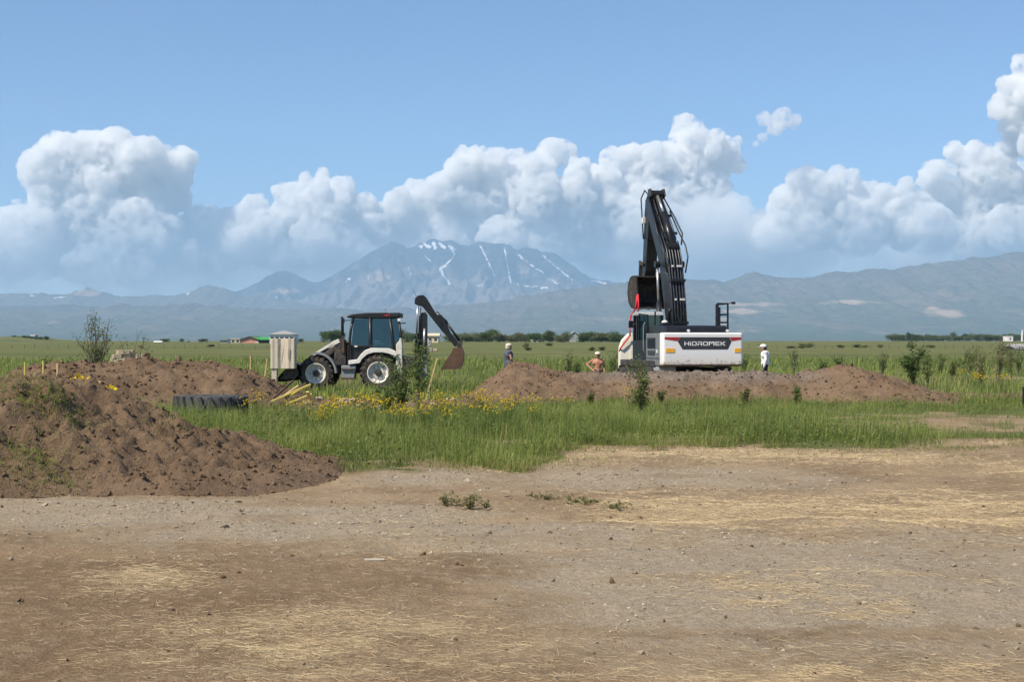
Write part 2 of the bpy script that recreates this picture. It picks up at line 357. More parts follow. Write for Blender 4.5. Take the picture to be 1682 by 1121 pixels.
def build_ground():
    ys = [-40.]; 
    while ys[-1] < 4: ys.append(ys[-1]+2.0)
    while ys[-1] < 26000: ys.append(ys[-1]+max(.07, (ys[-1]*.0075 if ys[-1] < 70 else ys[-1]*.02)))
    ys = np.array(ys); nc = 300
    t = np.linspace(-1, 1, nc); t = t*(.55+.45*t*t)
    Y = np.repeat(ys[:, None], nc, 1); X = t[None, :]*(np.clip(Y, 0, None)*1.3+16)
    Z = gz(X, Y); g, gr, st = zones(X, Y)
    V = np.stack([X, Y, Z], -1).reshape(-1, 3); nr = len(ys)
    i = np.arange(nr-1)[:, None]*nc+np.arange(nc-1)[None, :]
    q = np.stack([i, i+1, i+nc+1, i+nc], -1).reshape(-1)
    A = np.stack([g, gr, st, np.ones_like(g)], -1).reshape(-1, 4)
    m, nt, b = newmat('ground'); c = pos(nt)
    at = nd(nt, 'ShaderNodeAttribute', attribute_name='zone'); sp = nd(nt, 'ShaderNodeSeparateColor'); nt.links.new(at.outputs['Color'], sp.inputs[0])
    n1 = noise(nt, .7, 6, .62, c); n2 = noise(nt, 7, 6, .7, c); n3 = noise(nt, 38, 5, .72, c)
    mp = nd(nt, 'ShaderNodeMapping'); mp.inputs['Scale'].default_value = (9, 30, 9); mp.inputs['Rotation'].default_value = (0, 0, .25); nt.links.new(c, mp.inputs[0])
    n4 = noise(nt, 1.6, 5, .7, mp.outputs[0])
    soil = ramp(nt, n1.outputs[0], [(.32, (.205, .145, .086)), (.5, (.28, .205, .126)), (.66, (.36, .272, .172))]).outputs[0]
    sxg = nd(nt, 'ShaderNodeSeparateXYZ'); nt.links.new(c, sxg.inputs[0])
    bx_ = nd(nt, 'ShaderNodeMapRange'); bx_.inputs['From Min'].default_value = .5; bx_.inputs['From Max'].default_value = -2.5; nt.links.new(sxg.outputs[0], bx_.inputs[0])
    by_ = nd(nt, 'ShaderNodeMapRange'); by_.inputs['From Min'].default_value = 13.6; by_.inputs['From Max'].default_value = 11.8; nt.links.new(sxg.outputs[1], by_.inputs[0])
    soil = mix(nt, math_(nt, 'MULTIPLY', math_(nt, 'MULTIPLY', bx_.outputs[0], by_.outputs[0]), .75), soil, (.185, .122, .07))
    soil = mix(nt, ramp(nt, n2.outputs[0], [(.50, 0), (.70, .6)]).outputs[0], soil, (.42, .325, .21))
    soil = mix(nt, ramp(nt, n3.outputs[0], [(.30, .6), (.46, 0)]).outputs[0], soil, (.10, .066, .042))
    vor = nd(nt, 'ShaderNodeTexVoronoi'); vor.inputs['Scale'].default_value = 26; nt.links.new(c, vor.inputs['Vector'])
    vsep = nd(nt, 'ShaderNodeSeparateColor'); nt.links.new(vor.outputs['Color'], vsep.inputs[0])
    gcol = ramp(nt, vsep.outputs[0], [(0, (.24, .195, .14)), (.45, (.325, .268, .195)), (.8, (.40, .337, .252)), (1, (.42, .37, .30))]).outputs[0]
    gcol = mix(nt, .55, gcol, ramp(nt, n3.outputs[0], [(.35, (.245, .198, .14)), (.65, (.41, .345, .252))]).outputs[0])
    scol = ramp(nt, n4.outputs[0], [(.32, (.28, .205, .12)), (.5, (.42, .325, .195)), (.68, (.56, .45, .285))]).outputs[0]
    def soft(ch, n, lo, hi):
        s_ = math_(nt, 'ADD', ch, math_(nt, 'MULTIPLY', math_(nt, 'SUBTRACT', n, .5), 1.1)); return ramp(nt, s_, [(lo, 0), (hi, 1)]).outputs[0]
    col = mix(nt, math_(nt, 'MULTIPLY', soft(sp.outputs[1], n2.outputs[0], .15, .7), .95), soil, gcol)
    col = mix(nt, math_(nt, 'MULTIPLY', soft(sp.outputs[2], n4.outputs[0], .2, .95), .75), col, scol)
    # meadow: broad bands of different growth running across
    mf = nd(nt, 'ShaderNodeMapping'); mf.inputs['Scale'].default_value = (.006, .035, .0); nt.links.new(c, mf.inputs[0])
    f1 = noise(nt, 1.0, 4, .6, mf.outputs[0]); f2 = noise(nt, .35, 6, .7, c)
    far = ramp(nt, f1.outputs[0], [(.30, (.078, .092, .032)), (.45, (.095, .118, .036)), (.58, (.125, .137, .046)), (.70, (.17, .14, .072))]).outputs[0]
    far = mix(nt, ramp(nt, f2.outputs[0], [(.42, 0), (.62, .75)]).outputs[0], far, (.075, .10, .032))
    f3 = noise(nt, .05, 5, .7, c); far = mix(nt, ramp(nt, f3.outputs[0], [(.48, 0), (.66, .7)]).outputs[0], far, (.19, .18, .075))
    far = mix(nt, ramp(nt, n2.outputs[0], [(.45, 0), (.7, .35)]).outputs[0], far, (.19, .165, .085))
    sx = nd(nt, 'ShaderNodeSeparateXYZ'); nt.links.new(c, sx.inputs[0])
    plough = nd(nt, 'ShaderNodeMapRange'); plough.inputs['From Min'].default_value = 900; plough.inputs['From Max'].default_value = 980; nt.links.new(sx.outputs[1], plough.inputs[0])
    far = mix(nt, math_(nt, 'MULTIPLY', plough.outputs[0], .6), far, (.17, .125, .075))
    col = mix(nt, soft(sp.outputs[0], n2.outputs[0], .35, .7), col, far)
    nt.links.new(col, b.inputs['Base Color']); b.inputs['Roughness'].default_value = .95; b.inputs['Specular IOR Level'].default_value = .12
    h = math_(nt, 'ADD', n2.outputs[0], math_(nt, 'MULTIPLY', n3.outputs[0], .5))
    bump(nt, b, h, .9, .06)
    o = np_mesh('ground', V, q, np.full(len(q)//4, 4), m, smooth=True, attr={'zone': A}); tag(o, kind='structure')
build_ground()
# ------------------------------------------------------------------ mountains
def blur_line(pts): return crest_fn(pts)
def mountain(name, D, depth, outline, foot_py, mat, seed, nx=520, nyy=120, snow=None, px0=-260, px1=1940, rug=.16, pink=None, gully=1.0):
    px = np.linspace(px0, px1, nx); f = crest_fn(outline)
    top = f(px)+(fbm(px*.035, px*0, 4, seed)-.5)*9+(fbm(px*.16, px*0, 3, seed+3)-.5)*3.6
    hx = (foot_py-top)/F*D                                       # crest height by column
    t = np.concatenate([np.linspace(0, 1, nyy), np.linspace(1, 1.5, 14)[1:]])
    PX = np.repeat(px[None, :], len(t), 0); T = np.repeat(t[:, None], nx, 1)
    XW = (PX-841)/F*D; YW = D-depth+T*depth
    prof = np.where(T <= 1, .30*T+.70*T**1.9, 1-2.2*(T-1)**1.2)
    wx = fbm(XW/1300., YW/2600., 3, seed+11)-.5
    ridg = 1-np.abs(2*fbm((XW+wx*900)/(620/gully), YW/2200., 4, seed+5, .55)-1)
    ridg2 = 1-np.abs(2*fbm(XW/210., YW/500., 3, seed+7)-1)
    env = np.clip(T*(1.02-T)*3.2, 0, 1)*(T <= 1)
    Z = hx[None, :]*prof*(1+env*rug*2*(ridg-.75)+env*rug*.7*(ridg2-.75))-2
    Z = np.where(T > 1.2, Z-60, Z); Z = np.maximum(Z, -6)
    V = np.stack([XW, YW, Z], -1).reshape(-1, 3)
    SN = np.zeros_like(XW); PK = np.zeros_like(XW)
    py = 560.5-(Z-H)/YW*F; pxx = 841+XW/YW*F
    if snow:
        for pl, wd, amt in snow:
            for (xa, ya), (xb, yb) in zip(pl[:-1], pl[1:]):
                L2 = (xb-xa)**2+(yb-ya)**2+1e-6; u = np.clip(((pxx-xa)*(xb-xa)+(py-ya)*(yb-ya))/L2, 0, 1)
                d = np.hypot(pxx-(xa+u*(xb-xa)), py-(ya+u*(yb-ya))+(fbm(pxx*.2, py*.2, 2, 8)-.5)*5)
                SN = np.maximum(SN, amt*(1-sstep(wd*.3, wd*1.5, d))*(.35+1.05*fbm(pxx*.30, py*.30, 2, 18)))
    if pink:
        for cx, cyy, rx, ry, amt in pink:
            PK = np.maximum(PK, amt*np.exp(-((pxx-cx)/rx)**2-((py-cyy)/ry)**2)*(.4+1.2*fbm(pxx*.05, py*.25, 3, 6)))
    A = np.stack([SN, np.clip(PK*(.1+1.35*fbm(XW/170., YW/420., 4, 14)), 0, 1), np.clip(T, 0, 1), np.ones_like(T)], -1).reshape(-1, 4)
    i = np.arange(len(t)-1)[:, None]*nx+np.arange(nx-1)[None, :]
    q = np.stack([i, i+1, i+nx+1, i+nx], -1).reshape(-1)
    o = np_mesh(name, V, q, np.full(len(q)//4, 4), mat, smooth=True, attr={'cover': A}); tag(o, kind='structure'); return o
def mountain_mat(name, low, mid, high, bare=(.40, .30, .22), sc_=1.0):
    m, nt, b = newmat(name); c = pos(nt)
    at = nd(nt, 'ShaderNodeAttribute', attribute_name='cover'); sp = nd(nt, 'ShaderNodeSeparateColor'); nt.links.new(at.outputs['Color'], sp.inputs[0])
    mp = nd(nt, 'ShaderNodeMapping'); mp.inputs['Scale'].default_value = (.0016*sc_, .0006*sc_, .003*sc_); nt.links.new(c, mp.inputs[0])
    n1 = noise(nt, 1, 6, .65, mp.outputs[0]); n2 = noise(nt, .006*sc_, 6, .7, c)
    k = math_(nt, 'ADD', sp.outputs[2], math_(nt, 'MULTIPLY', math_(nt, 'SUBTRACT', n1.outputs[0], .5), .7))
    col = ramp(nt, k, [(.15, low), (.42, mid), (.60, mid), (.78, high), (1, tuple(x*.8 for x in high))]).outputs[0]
    col = mix(nt, ramp(nt, n1.outputs[0], [(.52, 0), (.66, .55)]).outputs[0], col, bare)
    col = mix(nt, ramp(nt, n2.outputs[0], [(.40, .55), (.52, 0)]).outputs[0], col, tuple(x*.5 for x in mid))
    col = mix(nt, ramp(nt, sp.outputs[1], [(.25, 0), (.6, .75)]).outputs[0], col, (.52, .39, .29))
    s_ = math_(nt, 'ADD', sp.outputs[0], math_(nt, 'MULTIPLY', math_(nt, 'SUBTRACT', n2.outputs[0], .5), .8))
    col = mix(nt, ramp(nt, s_, [(.42, 0), (.6, 1)]).outputs[0], col, (.74, .75, .78))
    nt.links.new(col, b.inputs['Base Color']); b.inputs['Roughness'].default_value = 1; b.inputs['Specular IOR Level'].default_value = 0
    bump(nt, b, n2.outputs[0], 1.0, 60)
    return m
MM1 = mountain_mat('volcano_rock_shaded_top', (.07, .085, .06), (.19, .17, .165), (.016, .028, .045), bare=(.27, .225, .205))  # cloud shadow painted into the near-black top colour, sunlit slope into the paler middle
MM2 = mountain_mat('range_slopes', (.085, .11, .055), (.115, .12, .08), (.15, .135, .105), bare=(.24, .195, .15), sc_=1.6)
snow = [([(684,403),(692,405)],3,1),([(698,401),(706,406)],3,1),([(712,400),(716,408)],3.4,1),([(722,401),(730,407)],3,1),([(738,405),(748,411)],3,1),([(742,408),(747,418),(738,430),(728,440)],2.2,.9),([(722,440),(730,455),(738,466)],2.4,1),
        ([(690,412),(705,428),(722,440)],1.5,.6),([(789,405),(800,425),(812,452)],1.9,1),([(829,408),(833,435),(839,464)],1.7,1),([(850,418),(872,434),(893,450)],1.6,.9),
        ([(892,420),(915,440),(940,460)],1.6,.8),([(899,458),(920,466)],2.0,.9),([(860,470),(905,473)],1.6,.8),([(670,442),(676,452)],1.6,.9),([(605,455),(607,464)],1.5,.8),
        ([(568,462),(575,457)],1.7,.8),([(783,468),(800,470)],1.5,.7),([(850,466),(853,472)],1.6,.9),([(972,462),(995,466)],1.6,.8),([(453,487),(455,490)],2,.9),([(640,470),(645,480)],1.2,.7),([(760,472),(757,478)],1.4,.7)]
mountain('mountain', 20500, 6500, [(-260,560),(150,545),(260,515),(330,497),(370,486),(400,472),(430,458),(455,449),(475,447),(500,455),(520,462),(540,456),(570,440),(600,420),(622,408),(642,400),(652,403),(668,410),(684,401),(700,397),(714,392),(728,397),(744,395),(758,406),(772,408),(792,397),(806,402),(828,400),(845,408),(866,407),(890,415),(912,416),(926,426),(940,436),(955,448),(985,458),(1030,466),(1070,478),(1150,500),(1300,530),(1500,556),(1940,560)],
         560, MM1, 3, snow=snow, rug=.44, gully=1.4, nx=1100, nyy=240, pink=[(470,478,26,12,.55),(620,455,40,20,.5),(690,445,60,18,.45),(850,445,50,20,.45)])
mountain('mountain', 17500, 3600, [(-260,478),(0,482),(60,480),(95,484),(120,480),(145,470),(165,480),(200,485),(290,484),(320,474),(345,469),(370,476),(390,484),(450,492),(520,500),(600,512),(760,524),(1000,540),(1940,556)],
         560, MM2, 31, rug=.26, nx=700, nyy=90, snow=[([(310,478),(308,483)],2,1),([(90,490),(105,488)],1.5,.9),([(35,488),(70,486)],1.2,.7),([(135,470),(150,470)],1.2,.8)], pink=[(140,482,26,7,.9)])
mountain('mountain_range', 13500, 4600, [(-260,500),(0,502),(200,500),(330,498),(450,506),(600,508),(760,500),(860,486),(950,474),(1030,462),(1100,462),(1140,459),(1190,462),(1240,447),(1285,456),(1330,452),(1380,446),(1440,443),(1480,440),(1520,432),(1570,428),(1620,422),(1682,414),(1760,404),(1940,396)],
         560, MM2, 52, rug=.30, nx=900, nyy=150,
         pink=[(1558,516,48,7,1.0),(1530,507,14,4,.8),(1240,500,60,5,.8),(1215,512,45,6,.8),(1190,527,40,5,.7),(1390,497,60,5,.75),(1230,545,30,4,.6),(1010,524,50,5,.5),(930,540,60,4,.4),(600,540,60,4,.3),(90,530,60,6,.35),(220,540,40,4,.35),(1000,500,60,6,.35)])
# ------------------------------------------------------------------ haze
hz = MB().box((-32000, -3000, -8), (32000, 24600, 1520)).build('haze', None)
hm = bpy.data.materials.new('haze_air'); hm.use_nodes = True; hn = hm.node_tree; hn.nodes.remove(hn.nodes['Principled BSDF'])
hv = hn.nodes.new('ShaderNodeVolumePrincipled'); hv.inputs['Color'].default_value = (.45, .71, 1, 1); hv.inputs['Density'].default_value = 6.3e-5
hn.links.new(hv.outputs[0], hn.nodes['Material Output'].inputs['Volume']); hz.data.materials.append(hm); tag(hz, kind='stuff')
# ------------------------------------------------------------------ clouds: billowing closed bodies of thick vapour far behind the mountains
def cloud_mat(name, dens, lo=.42, hi=.54, scale=.0055, step=.18):
    """vapour that frays at the rim: density falls to nothing where the turbulence is low"""
    m = bpy.data.materials.new(name); m.use_nodes = True; n = m.node_tree; n.nodes.remove(n.nodes['Principled BSDF'])
    v = n.nodes.new('ShaderNodeVolumePrincipled'); v.inputs['Color'].default_value = (1, 1, 1, 1); v.inputs['Anisotropy'].default_value = .15
    nz1 = noise(n, scale, 4, .64, objc(n)); nz2 = noise(n, scale*.26, 3, .6, objc(n)); nzm = math_(n, 'ADD', math_(n, 'MULTIPLY', nz1.outputs[0], .55), math_(n, 'MULTIPLY', nz2.outputs[0], .45)); k = nd(n, 'ShaderNodeMapRange'); k.inputs['From Min'].default_value = lo; k.inputs['From Max'].default_value = hi; k.inputs['To Max'].default_value = dens
    n.links.new(nzm, k.inputs[0])
    sx = nd(n, 'ShaderNodeSeparateXYZ'); n.links.new(pos(n), sx.inputs[0]); hz_ = nd(n, 'ShaderNodeMapRange'); hz_.inputs['From Min'].default_value = 1500; hz_.inputs['From Max'].default_value = 3000; hz_.inputs['To Min'].default_value = .16; n.links.new(sx.outputs[2], hz_.inputs[0])
    n.links.new(math_(n, 'MULTIPLY', k.outputs[0], hz_.outputs[0]), v.inputs['Density'])
    n.links.new(v.outputs[0], n.nodes['Material Output'].inputs['Volume']); m.cycles.volume_step_rate = step; return m
CM = cloud_mat('cloud_vapour', .013); CW = cloud_mat('wispy_cloud_vapour', .0065, .41, .56, .008); CT = cloud_mat('thin_cloud_vapour', .0075, .38, .70, .0011, .5)
def ico(sub):
    bm = bmesh.new(); bmesh.ops.create_icosphere(bm, subdivisions=sub, radius=1); bm.verts.index_update()
    out = (np.array([v.co[:] for v in bm.verts]), np.array([[v.index for v in f.verts] for f in bm.faces])); bm.free(); return out
ICO = ico(2)
def cloud(puffs, D, label, seed, mat=CM, fine=1.0, flat=.35):
    rnd = random.Random(seed); k = D/F; vs = []; fs = []; c0 = P(sum(p[0] for p in puffs)/len(puffs), sum(p[1] for p in puffs)/len(puffs), D)
    for (x, y, r) in puffs:
        dd = D+rnd.uniform(-1, 1)*35*k
        for j in range(11):
            rr = r*(1.08 if j == 0 else rnd.uniform(.12, .55)); th = rnd.uniform(0, 2*math.pi); e = rnd.uniform(-.4, 1)
            ox, oy, oz = (0, 0, 0) if j == 0 else (math.cos(th)*r*.95*math.sqrt(max(0, 1-e*e)), e*r*.95, math.sin(th)*r*.8)
            fs.append(ICO[1]+len(vs)*len(ICO[0])); vs.append(ICO[0]*rr*k+np.array(P(x+ox, y-oy, dd+oz*k)-c0))
    V = np.concatenate(vs); Fc = np.concatenate(fs); o = np_mesh('cloud', V, Fc.ravel(), np.full(len(Fc), 3), mat); o.location = c0
    md = o.modifiers.new('union', 'REMESH'); md.mode = 'VOXEL'; md.voxel_size = 2.8*k*fine
    for sz, st, bas in ((70, 18, 'ORIGINAL_PERLIN'), (38, 14, 'ORIGINAL_PERLIN'), (20, -12, 'VORONOI_F1'), (9, -8, 'VORONOI_F1')):
        t = bpy.data.textures.new('billow', 'CLOUDS'); t.noise_scale = sz*k; t.noise_depth = 1; t.noise_basis = bas
        md = o.modifiers.new('billow', 'DISPLACE'); md.texture = t; md.texture_coords = 'LOCAL'; md.strength = st*k*fine; md.mid_level = .42 if st > 0 else .62
    md = o.modifiers.new('clean', 'REMESH'); md.mode = 'VOXEL'; md.voxel_size = 2.4*k*fine
    return tag(o, label, 'cloud')
cloud([(75,278,34),(100,255,32),(135,252,32),(190,250,34),(235,262,36),(275,283,36),(90,318,40),(150,305,52),(210,305,55),(260,318,42),(120,365,42),(60,378,45),(20,382,36),(-30,395,40),(60,415,45),(130,410,50),(200,390,60),(245,395,45),(150,435,36),(220,430,40),(0,430,40),(-80,400,50)], 31000,
      'huge heaped white cumulus cloud with domed tops beside the frame edge', 1)
cloud([(318,372,20),(345,362,22),(380,368,26),(410,355,26),(440,372,30),(335,395,26),(390,398,36),(440,405,34),(310,420,24),(360,425,30),(470,420,34)], 31500, 'low lumpy cloud between the huge cumulus and the long bank', 2)
cloud([(470,322,18),(500,312,20),(532,306,18),(558,316,22),(594,336,20),(478,350,30),(530,348,40),(572,366,36),(520,388,40),(606,372,26),(560,405,40),(480,390,34)], 32000, 'medium cumulus with a notched top above the lower peak', 3)
cloud([(655,338,24),(690,322,22),(722,308,22),(757,266,18),(785,272,20),(815,262,16),(845,268,18),(880,272,20),(902,256,20),(926,262,20),(948,282,18),(970,292,14),(1008,262,18),(1040,262,20),(1078,258,20),(700,352,38),(760,318,42),(820,318,46),(880,318,46),(940,322,36),(1050,300,40),(1000,328,46),(640,372,34),(700,392,34),(780,366,40),(860,366,46),(950,376,46),(1040,362,50),(900,400,40),(990,405,40),(820,392,34),(740,385,34)], 32500,
      'long white cumulus bank piled over the volcano summit', 4)
cloud([(1113,222,12),(1128,208,17),(1138,222,18),(1165,238,22),(1195,242,18),(1092,262,20),(1130,262,34),(1170,272,32),(1110,305,38),(1160,306,32),(1205,270,14),(1130,345,36),(1090,340,36)], 33000, 'tall cumulus tower behind the excavator boom', 5)
cloud([(1258,196,10),(1284,193,15),(1306,197,11),(1270,210,11),(1252,224,8),(1240,236,6)], 30500, 'small detached puff of cloud alone in the blue', 6, mat=CW, fine=.6)
cloud([(1310,296,14),(1332,300,18),(1374,288,15),(1392,300,18),(1350,318,28),(1432,316,15),(1300,338,26),(1280,346,14),(1400,338,36),(1450,338,28),(1486,306,13),(1500,332,22),(1340,368,40),(1410,374,42),(1480,368,40),(1280,390,34),(1530,380,36)], 31500, 'broad lumpy cumulus with one round knob above the range', 7)
cloud([(1570,250,14),(1588,262,12),(1600,250,10),(1538,292,22),(1552,312,28),(1562,345,34),(1620,285,40),(1650,318,46),(1600,340,40),(1690,330,50),(1640,250,12),(1740,340,60),(1590,390,30),(1660,385,36)], 32500, 'large cloud with a blue grey shaded flank at the frame edge', 8)
cloud([(1680,110,11),(1662,140,16),(1680,165,38),(1695,215,38),(1662,205,18),(1664,240,16),(1720,150,40),(1740,230,50)], 30500, 'towering bright cloud top cut by the frame edge', 9)
cloud([(1075,372,44),(1120,392,50),(1165,380,46),(1205,360,34),(1230,395,48),(1275,410,44),(1190,425,44),(1110,430,40),(1320,425,38),(1040,425,38)], 32200, 'pale hazy low cloud filling the gap beside the excavator boom', 11, mat=CT, fine=1.3)
cloud([(230,430,44),(290,420,40),(345,435,38),(400,430,40),(455,425,38),(510,425,40),(170,445,36)], 32700, 'pale hazy low cloud under the notched cumulus', 12, mat=CT, fine=1.3)
cloud([(-160+i*26, 440+8*math.sin(i*.9)-(max(0, i-42)*1.0), 46+6*math.sin(i*2.3)) for i in range(75)], 33500, 'thin veil of low cloud along the foot of all the cumulus', 10, mat=CT, fine=1.6)
# ------------------------------------------------------------------ mounds of turned earth
def clod_mesh(name, seed, sub=1):
    bm = bmesh.new(); bmesh.ops.create_icosphere(bm, subdivisions=sub+1, radius=1)
    for v in bm.verts:
        n = .6*mn.noise(v.co*3.7+Vector((0, seed*3.3, 0)))+mn.noise(v.co*1.6+Vector((seed*7.1, 0, 0))); v.co *= 1+1.0*n; v.co.z *= .72
    V = np.array([v.co[:] for v in bm.verts]); bm.verts.index_update(); Fc = np.array([[v.index for v in f.verts] for f in bm.faces]); bm.free(); return V, Fc
CL = [clod_mesh('c', i) for i in range(6)]; CL0 = [clod_mesh('c', i+20, 1) for i in range(3)]; CLS = [clod_mesh('c', i+40, 0) for i in range(9)]
def rotz_rand(rs, n):
    a = rs.uniform(0, 2*np.pi, (n, 3)); out = np.zeros((n, 3, 3))
    ca, sa = np.cos(a), np.sin(a); I = np.eye(3)
    Rx = np.tile(I, (n, 1, 1)); Rx[:, 1, 1] = ca[:, 0]; Rx[:, 1, 2] = -sa[:, 0]; Rx[:, 2, 1] = sa[:, 0]; Rx[:, 2, 2] = ca[:, 0]
    Rz = np.tile(I, (n, 1, 1)); Rz[:, 0, 0] = ca[:, 1]; Rz[:, 0, 1] = -sa[:, 1]; Rz[:, 1, 0] = sa[:, 1]; Rz[:, 1, 1] = ca[:, 1]
    return Rz @ Rx
def scatter_lumps(name, pts, sizes, mat, parent, rs, shapes=CL, flat=None, attr=None):
    Vs = []; Fs = []; n0 = 0; As = []
    Rm = rotz_rand(rs, len(pts)); which = rs.randint(0, len(shapes), len(pts))
    for w_ in range(len(shapes)):
        ix = np.where(which == w_)[0]
        if not len(ix): continue
        V, Fc = shapes[w_]; W = np.einsum('nij,vj->nvi', Rm[ix], V)*sizes[ix][:, None, None]
        if flat: W[:, :, 2] *= flat
        W = W+pts[ix][:, None, :]
        Fk = Fc[None]+(np.arange(len(ix))*len(V))[:, None, None]+n0; n0 += len(ix)*len(V)
        Vs.append(W.reshape(-1, 3)); Fs.append(Fk.reshape(-1, 3))
        if attr is not None: As.append(np.repeat(attr[ix], len(V), 0))
    o = np_mesh(name, np.concatenate(Vs), np.concatenate(Fs).ravel(), np.full(sum(len(f) for f in Fs), 3), mat, parent, smooth=shapes is CL, attr={'tint': np.concatenate(As)} if attr is not None else None)
    tag(o, kind='stuff'); return o
def voro(x, y, s):
    """distance to the nearest of jittered points: cloddy relief"""
    xi = np.floor(x); yi = np.floor(y); best = np.full(x.shape, 9.)
    for a in (-1, 0, 1):
        for b in (-1, 0, 1):
            cx = xi+a; cy_ = yi+b; d = np.hypot(x-(cx+_h(cx, cy_, s)), y-(cy_+_h(cx, cy_, s+7))); best = np.minimum(best, d)
    return best
MOUNDS = []
def mound(name, hf, x0, x1, y0, y1, step, mat, label, seed, nclod, csize, rough=.09, cl=2.6):
    xs = np.arange(x0, x1+step, step); ys = np.arange(y0, y1+step, step); X, Y = np.meshgrid(xs, ys)
    Hh = hf(X, Y); k = np.clip(Hh/.35, 0, 1)
    rel = (fbm(X*1.1, Y*1.1, 4, seed)-.5)*rough*3.0+(np.abs(fbm(X*2.6, Y*2.6, 4, seed+60, .65)-.5)-.12)*rough*1.6+(fbm(X*4, Y*4, 3, seed+9)-.5)*rough*1.5+(fbm(X*11, Y*11, 3, seed+19, .7)-.5)*rough*1.1+(.45-voro(X*cl, Y*cl, seed))*rough*1.1+(.45-voro(X*cl*2.7, Y*cl*2.7, seed+3))*rough*.5
    Z = gz(X, Y)-.10+Hh+rel*k+.10*np.clip(Hh/.08, 0, 1)*np.clip(k*4, 0, 1)
    V = np.stack([X, Y, Z], -1).reshape(-1, 3); nc = len(xs)
    i = np.arange(len(ys)-1)[:, None]*nc+np.arange(nc-1)[None, :]; q = np.stack([i, i+1, i+nc+1, i+nc], -1).reshape(-1)
    o = np_mesh(name, V, q, np.full(len(q)//4, 4), mat, smooth=True); tag(o, label, 'dirt mound')
    rs = np.random.RandomState(seed)
    cx = rs.uniform(x0, x1, nclod*6); cyy = rs.uniform(y0, y1, nclod*6); hh = hf(cx, cyy)
    keep = (hh > .015) & (rs.rand(len(cx)) < .25+.9*fbm(cx*.9, cyy*.9, 2, seed+30)); cx, cyy = cx[keep][:nclod], cyy[keep][:nclod]
    ix = np.clip(np.round((cx-x0)/step).astype(int), 0, len(xs)-1); iy = np.clip(np.round((cyy-y0)/step).astype(int), 0, len(ys)-1)
    sz = csize*np.exp(rs.normal(0, .75, len(cx))); sz = np.clip(sz, csize*.3, csize*3.6)
    pts = np.stack([xs[ix], ys[iy], Z[iy, ix]+sz*.25], -1)
    scatter_lumps('clods', pts, sz, mat, o, rs, CLS)
    MOUNDS.append((hf, x0, x1, y0, y1)); return o, (xs, ys, Z)
c1 = crest_fn([(-14, 1.75), (-9, 1.68), (-7.4, 1.53), (-6.7, 1.40), (-6.0, 1.22), (-5.4, 1.0), (-4.7, .70), (-3.9, .42), (-3.2, .22), (-2.6, .10), (-2.2, 0)])
def h1(x, y):
    cr = 19.8+.12*(x+5)+.25*np.sin(x*1.3); c = c1(x)
    f = np.clip((y-(17.15+.05*(x+7)+.12*np.sin(x*2.1)))/(cr-17.15), 0, 1); b = np.clip((23.2+.2*(x+6)-y)/3.0, 0, 1)
    return c*np.minimum(1-(1-f)**1.35, b*b*(3-2*b))
mound_front, mf_grid = mound('dirt_mound', h1, -14, -1.6, 16.8, 24.5, .042, M['dirt'], 'large sloping mound of freshly dug brown earth nearest the track', 101, 8500, .0115, .13, 2.7)
c2 = crest_fn([(-17.5, 0), (-15.8, .6), (-14.4, 1.12), (-13.4, 1.22), (-12.6, 1.16), (-11.6, 1.3), (-10.4, 1.3), (-9.2, 1.12), (-8.2, .98), (-7.5, .72), (-6.9, .35), (-6.2, .12), (-5.2, 0)])
def h2(x, y):
    f = np.clip((y-38.4-.25*np.sin(x*1.1))/3.4, 0, 1); b = np.clip((46.5-y)/2.6, 0, 1)
    return c2(x)*np.minimum(f*f*(3-2*f)*.5+f*.5, b*b*(3-2*b))
mound('dirt_mound', h2, -18, -5, 38, 47, .10, M['dirt_far'], 'long flat topped earth heap behind the old tyre', 202, 4000, .022, .15, 1.6)
c3 = crest_fn([(-2.2, 0), (-1.4, .12), (-.7, .6), (.0, 1.06), (.5, 1.04), (1.2, .88), (2.0, .82), (9.6, .81), (10.3, .93), (10.9, 1.04), (11.6, .93), (12.5, .56), (13.3, .2), (14.2, .13), (16, .11), (17.6, .1), (19, .0)])
def h3(x, y):
    mid = sstep(1.0, 3.2, x)*(1-sstep(8.6, 10.2, x)); f = np.clip((y-41.9-1.2*mid-.3*np.sin(x*.9)-.2*np.sin(x*2.3))/(3.9-1.2*mid), 0, 1); b = np.clip((50.2-y)/2.4, 0, 1)
    return c3(x)*np.minimum(1-(1-f)**1.6, b*b*(3-2*b))
mound('dirt_berm', h3, -2.6, 19, 41.2, 50.6, .10, M['berm'], 'low earth berm with a levelled grey top in front of the excavator', 303, 6000, .019, .11, 1.7)
c4 = crest_fn([(-8, 0), (-6.8, .2), (-5, .26), (-3.6, .22), (-2.4, .2), (-1.2, .25), (-.4, 0)])
def h4(x, y): return c4(x)*np.exp(-((y-40.2-.2*np.sin(x*1.7))/.8)**2)
mound('dirt_ridge', h4, -8.2, -.2, 37.6, 42.6, .08, M['berm'], 'low strip of spoil with pale rubble beside the broken boards', 404, 900, .016, .08, 2.4)
# pale gravel capping of the berm
def zat(x, y):
    z = g1(x, y); ax = np.array([x]); ay = np.array([y])
    for hf, x0, x1, y0, y1 in MOUNDS:
        if x0 < x < x1 and y0 < y < y1: z = max(z, z+float(hf(ax, ay)[0]))
    return z
def zat_v(x, y):
    z = gz(x, y); b = np.zeros_like(z)
    for hf, x0, x1, y0, y1 in MOUNDS:
        inside = (x > x0) & (x < x1) & (y > y0) & (y < y1); b = np.maximum(b, np.where(inside, hf(x, y), 0))
    return z+b, b
rs = np.random.RandomState(77)
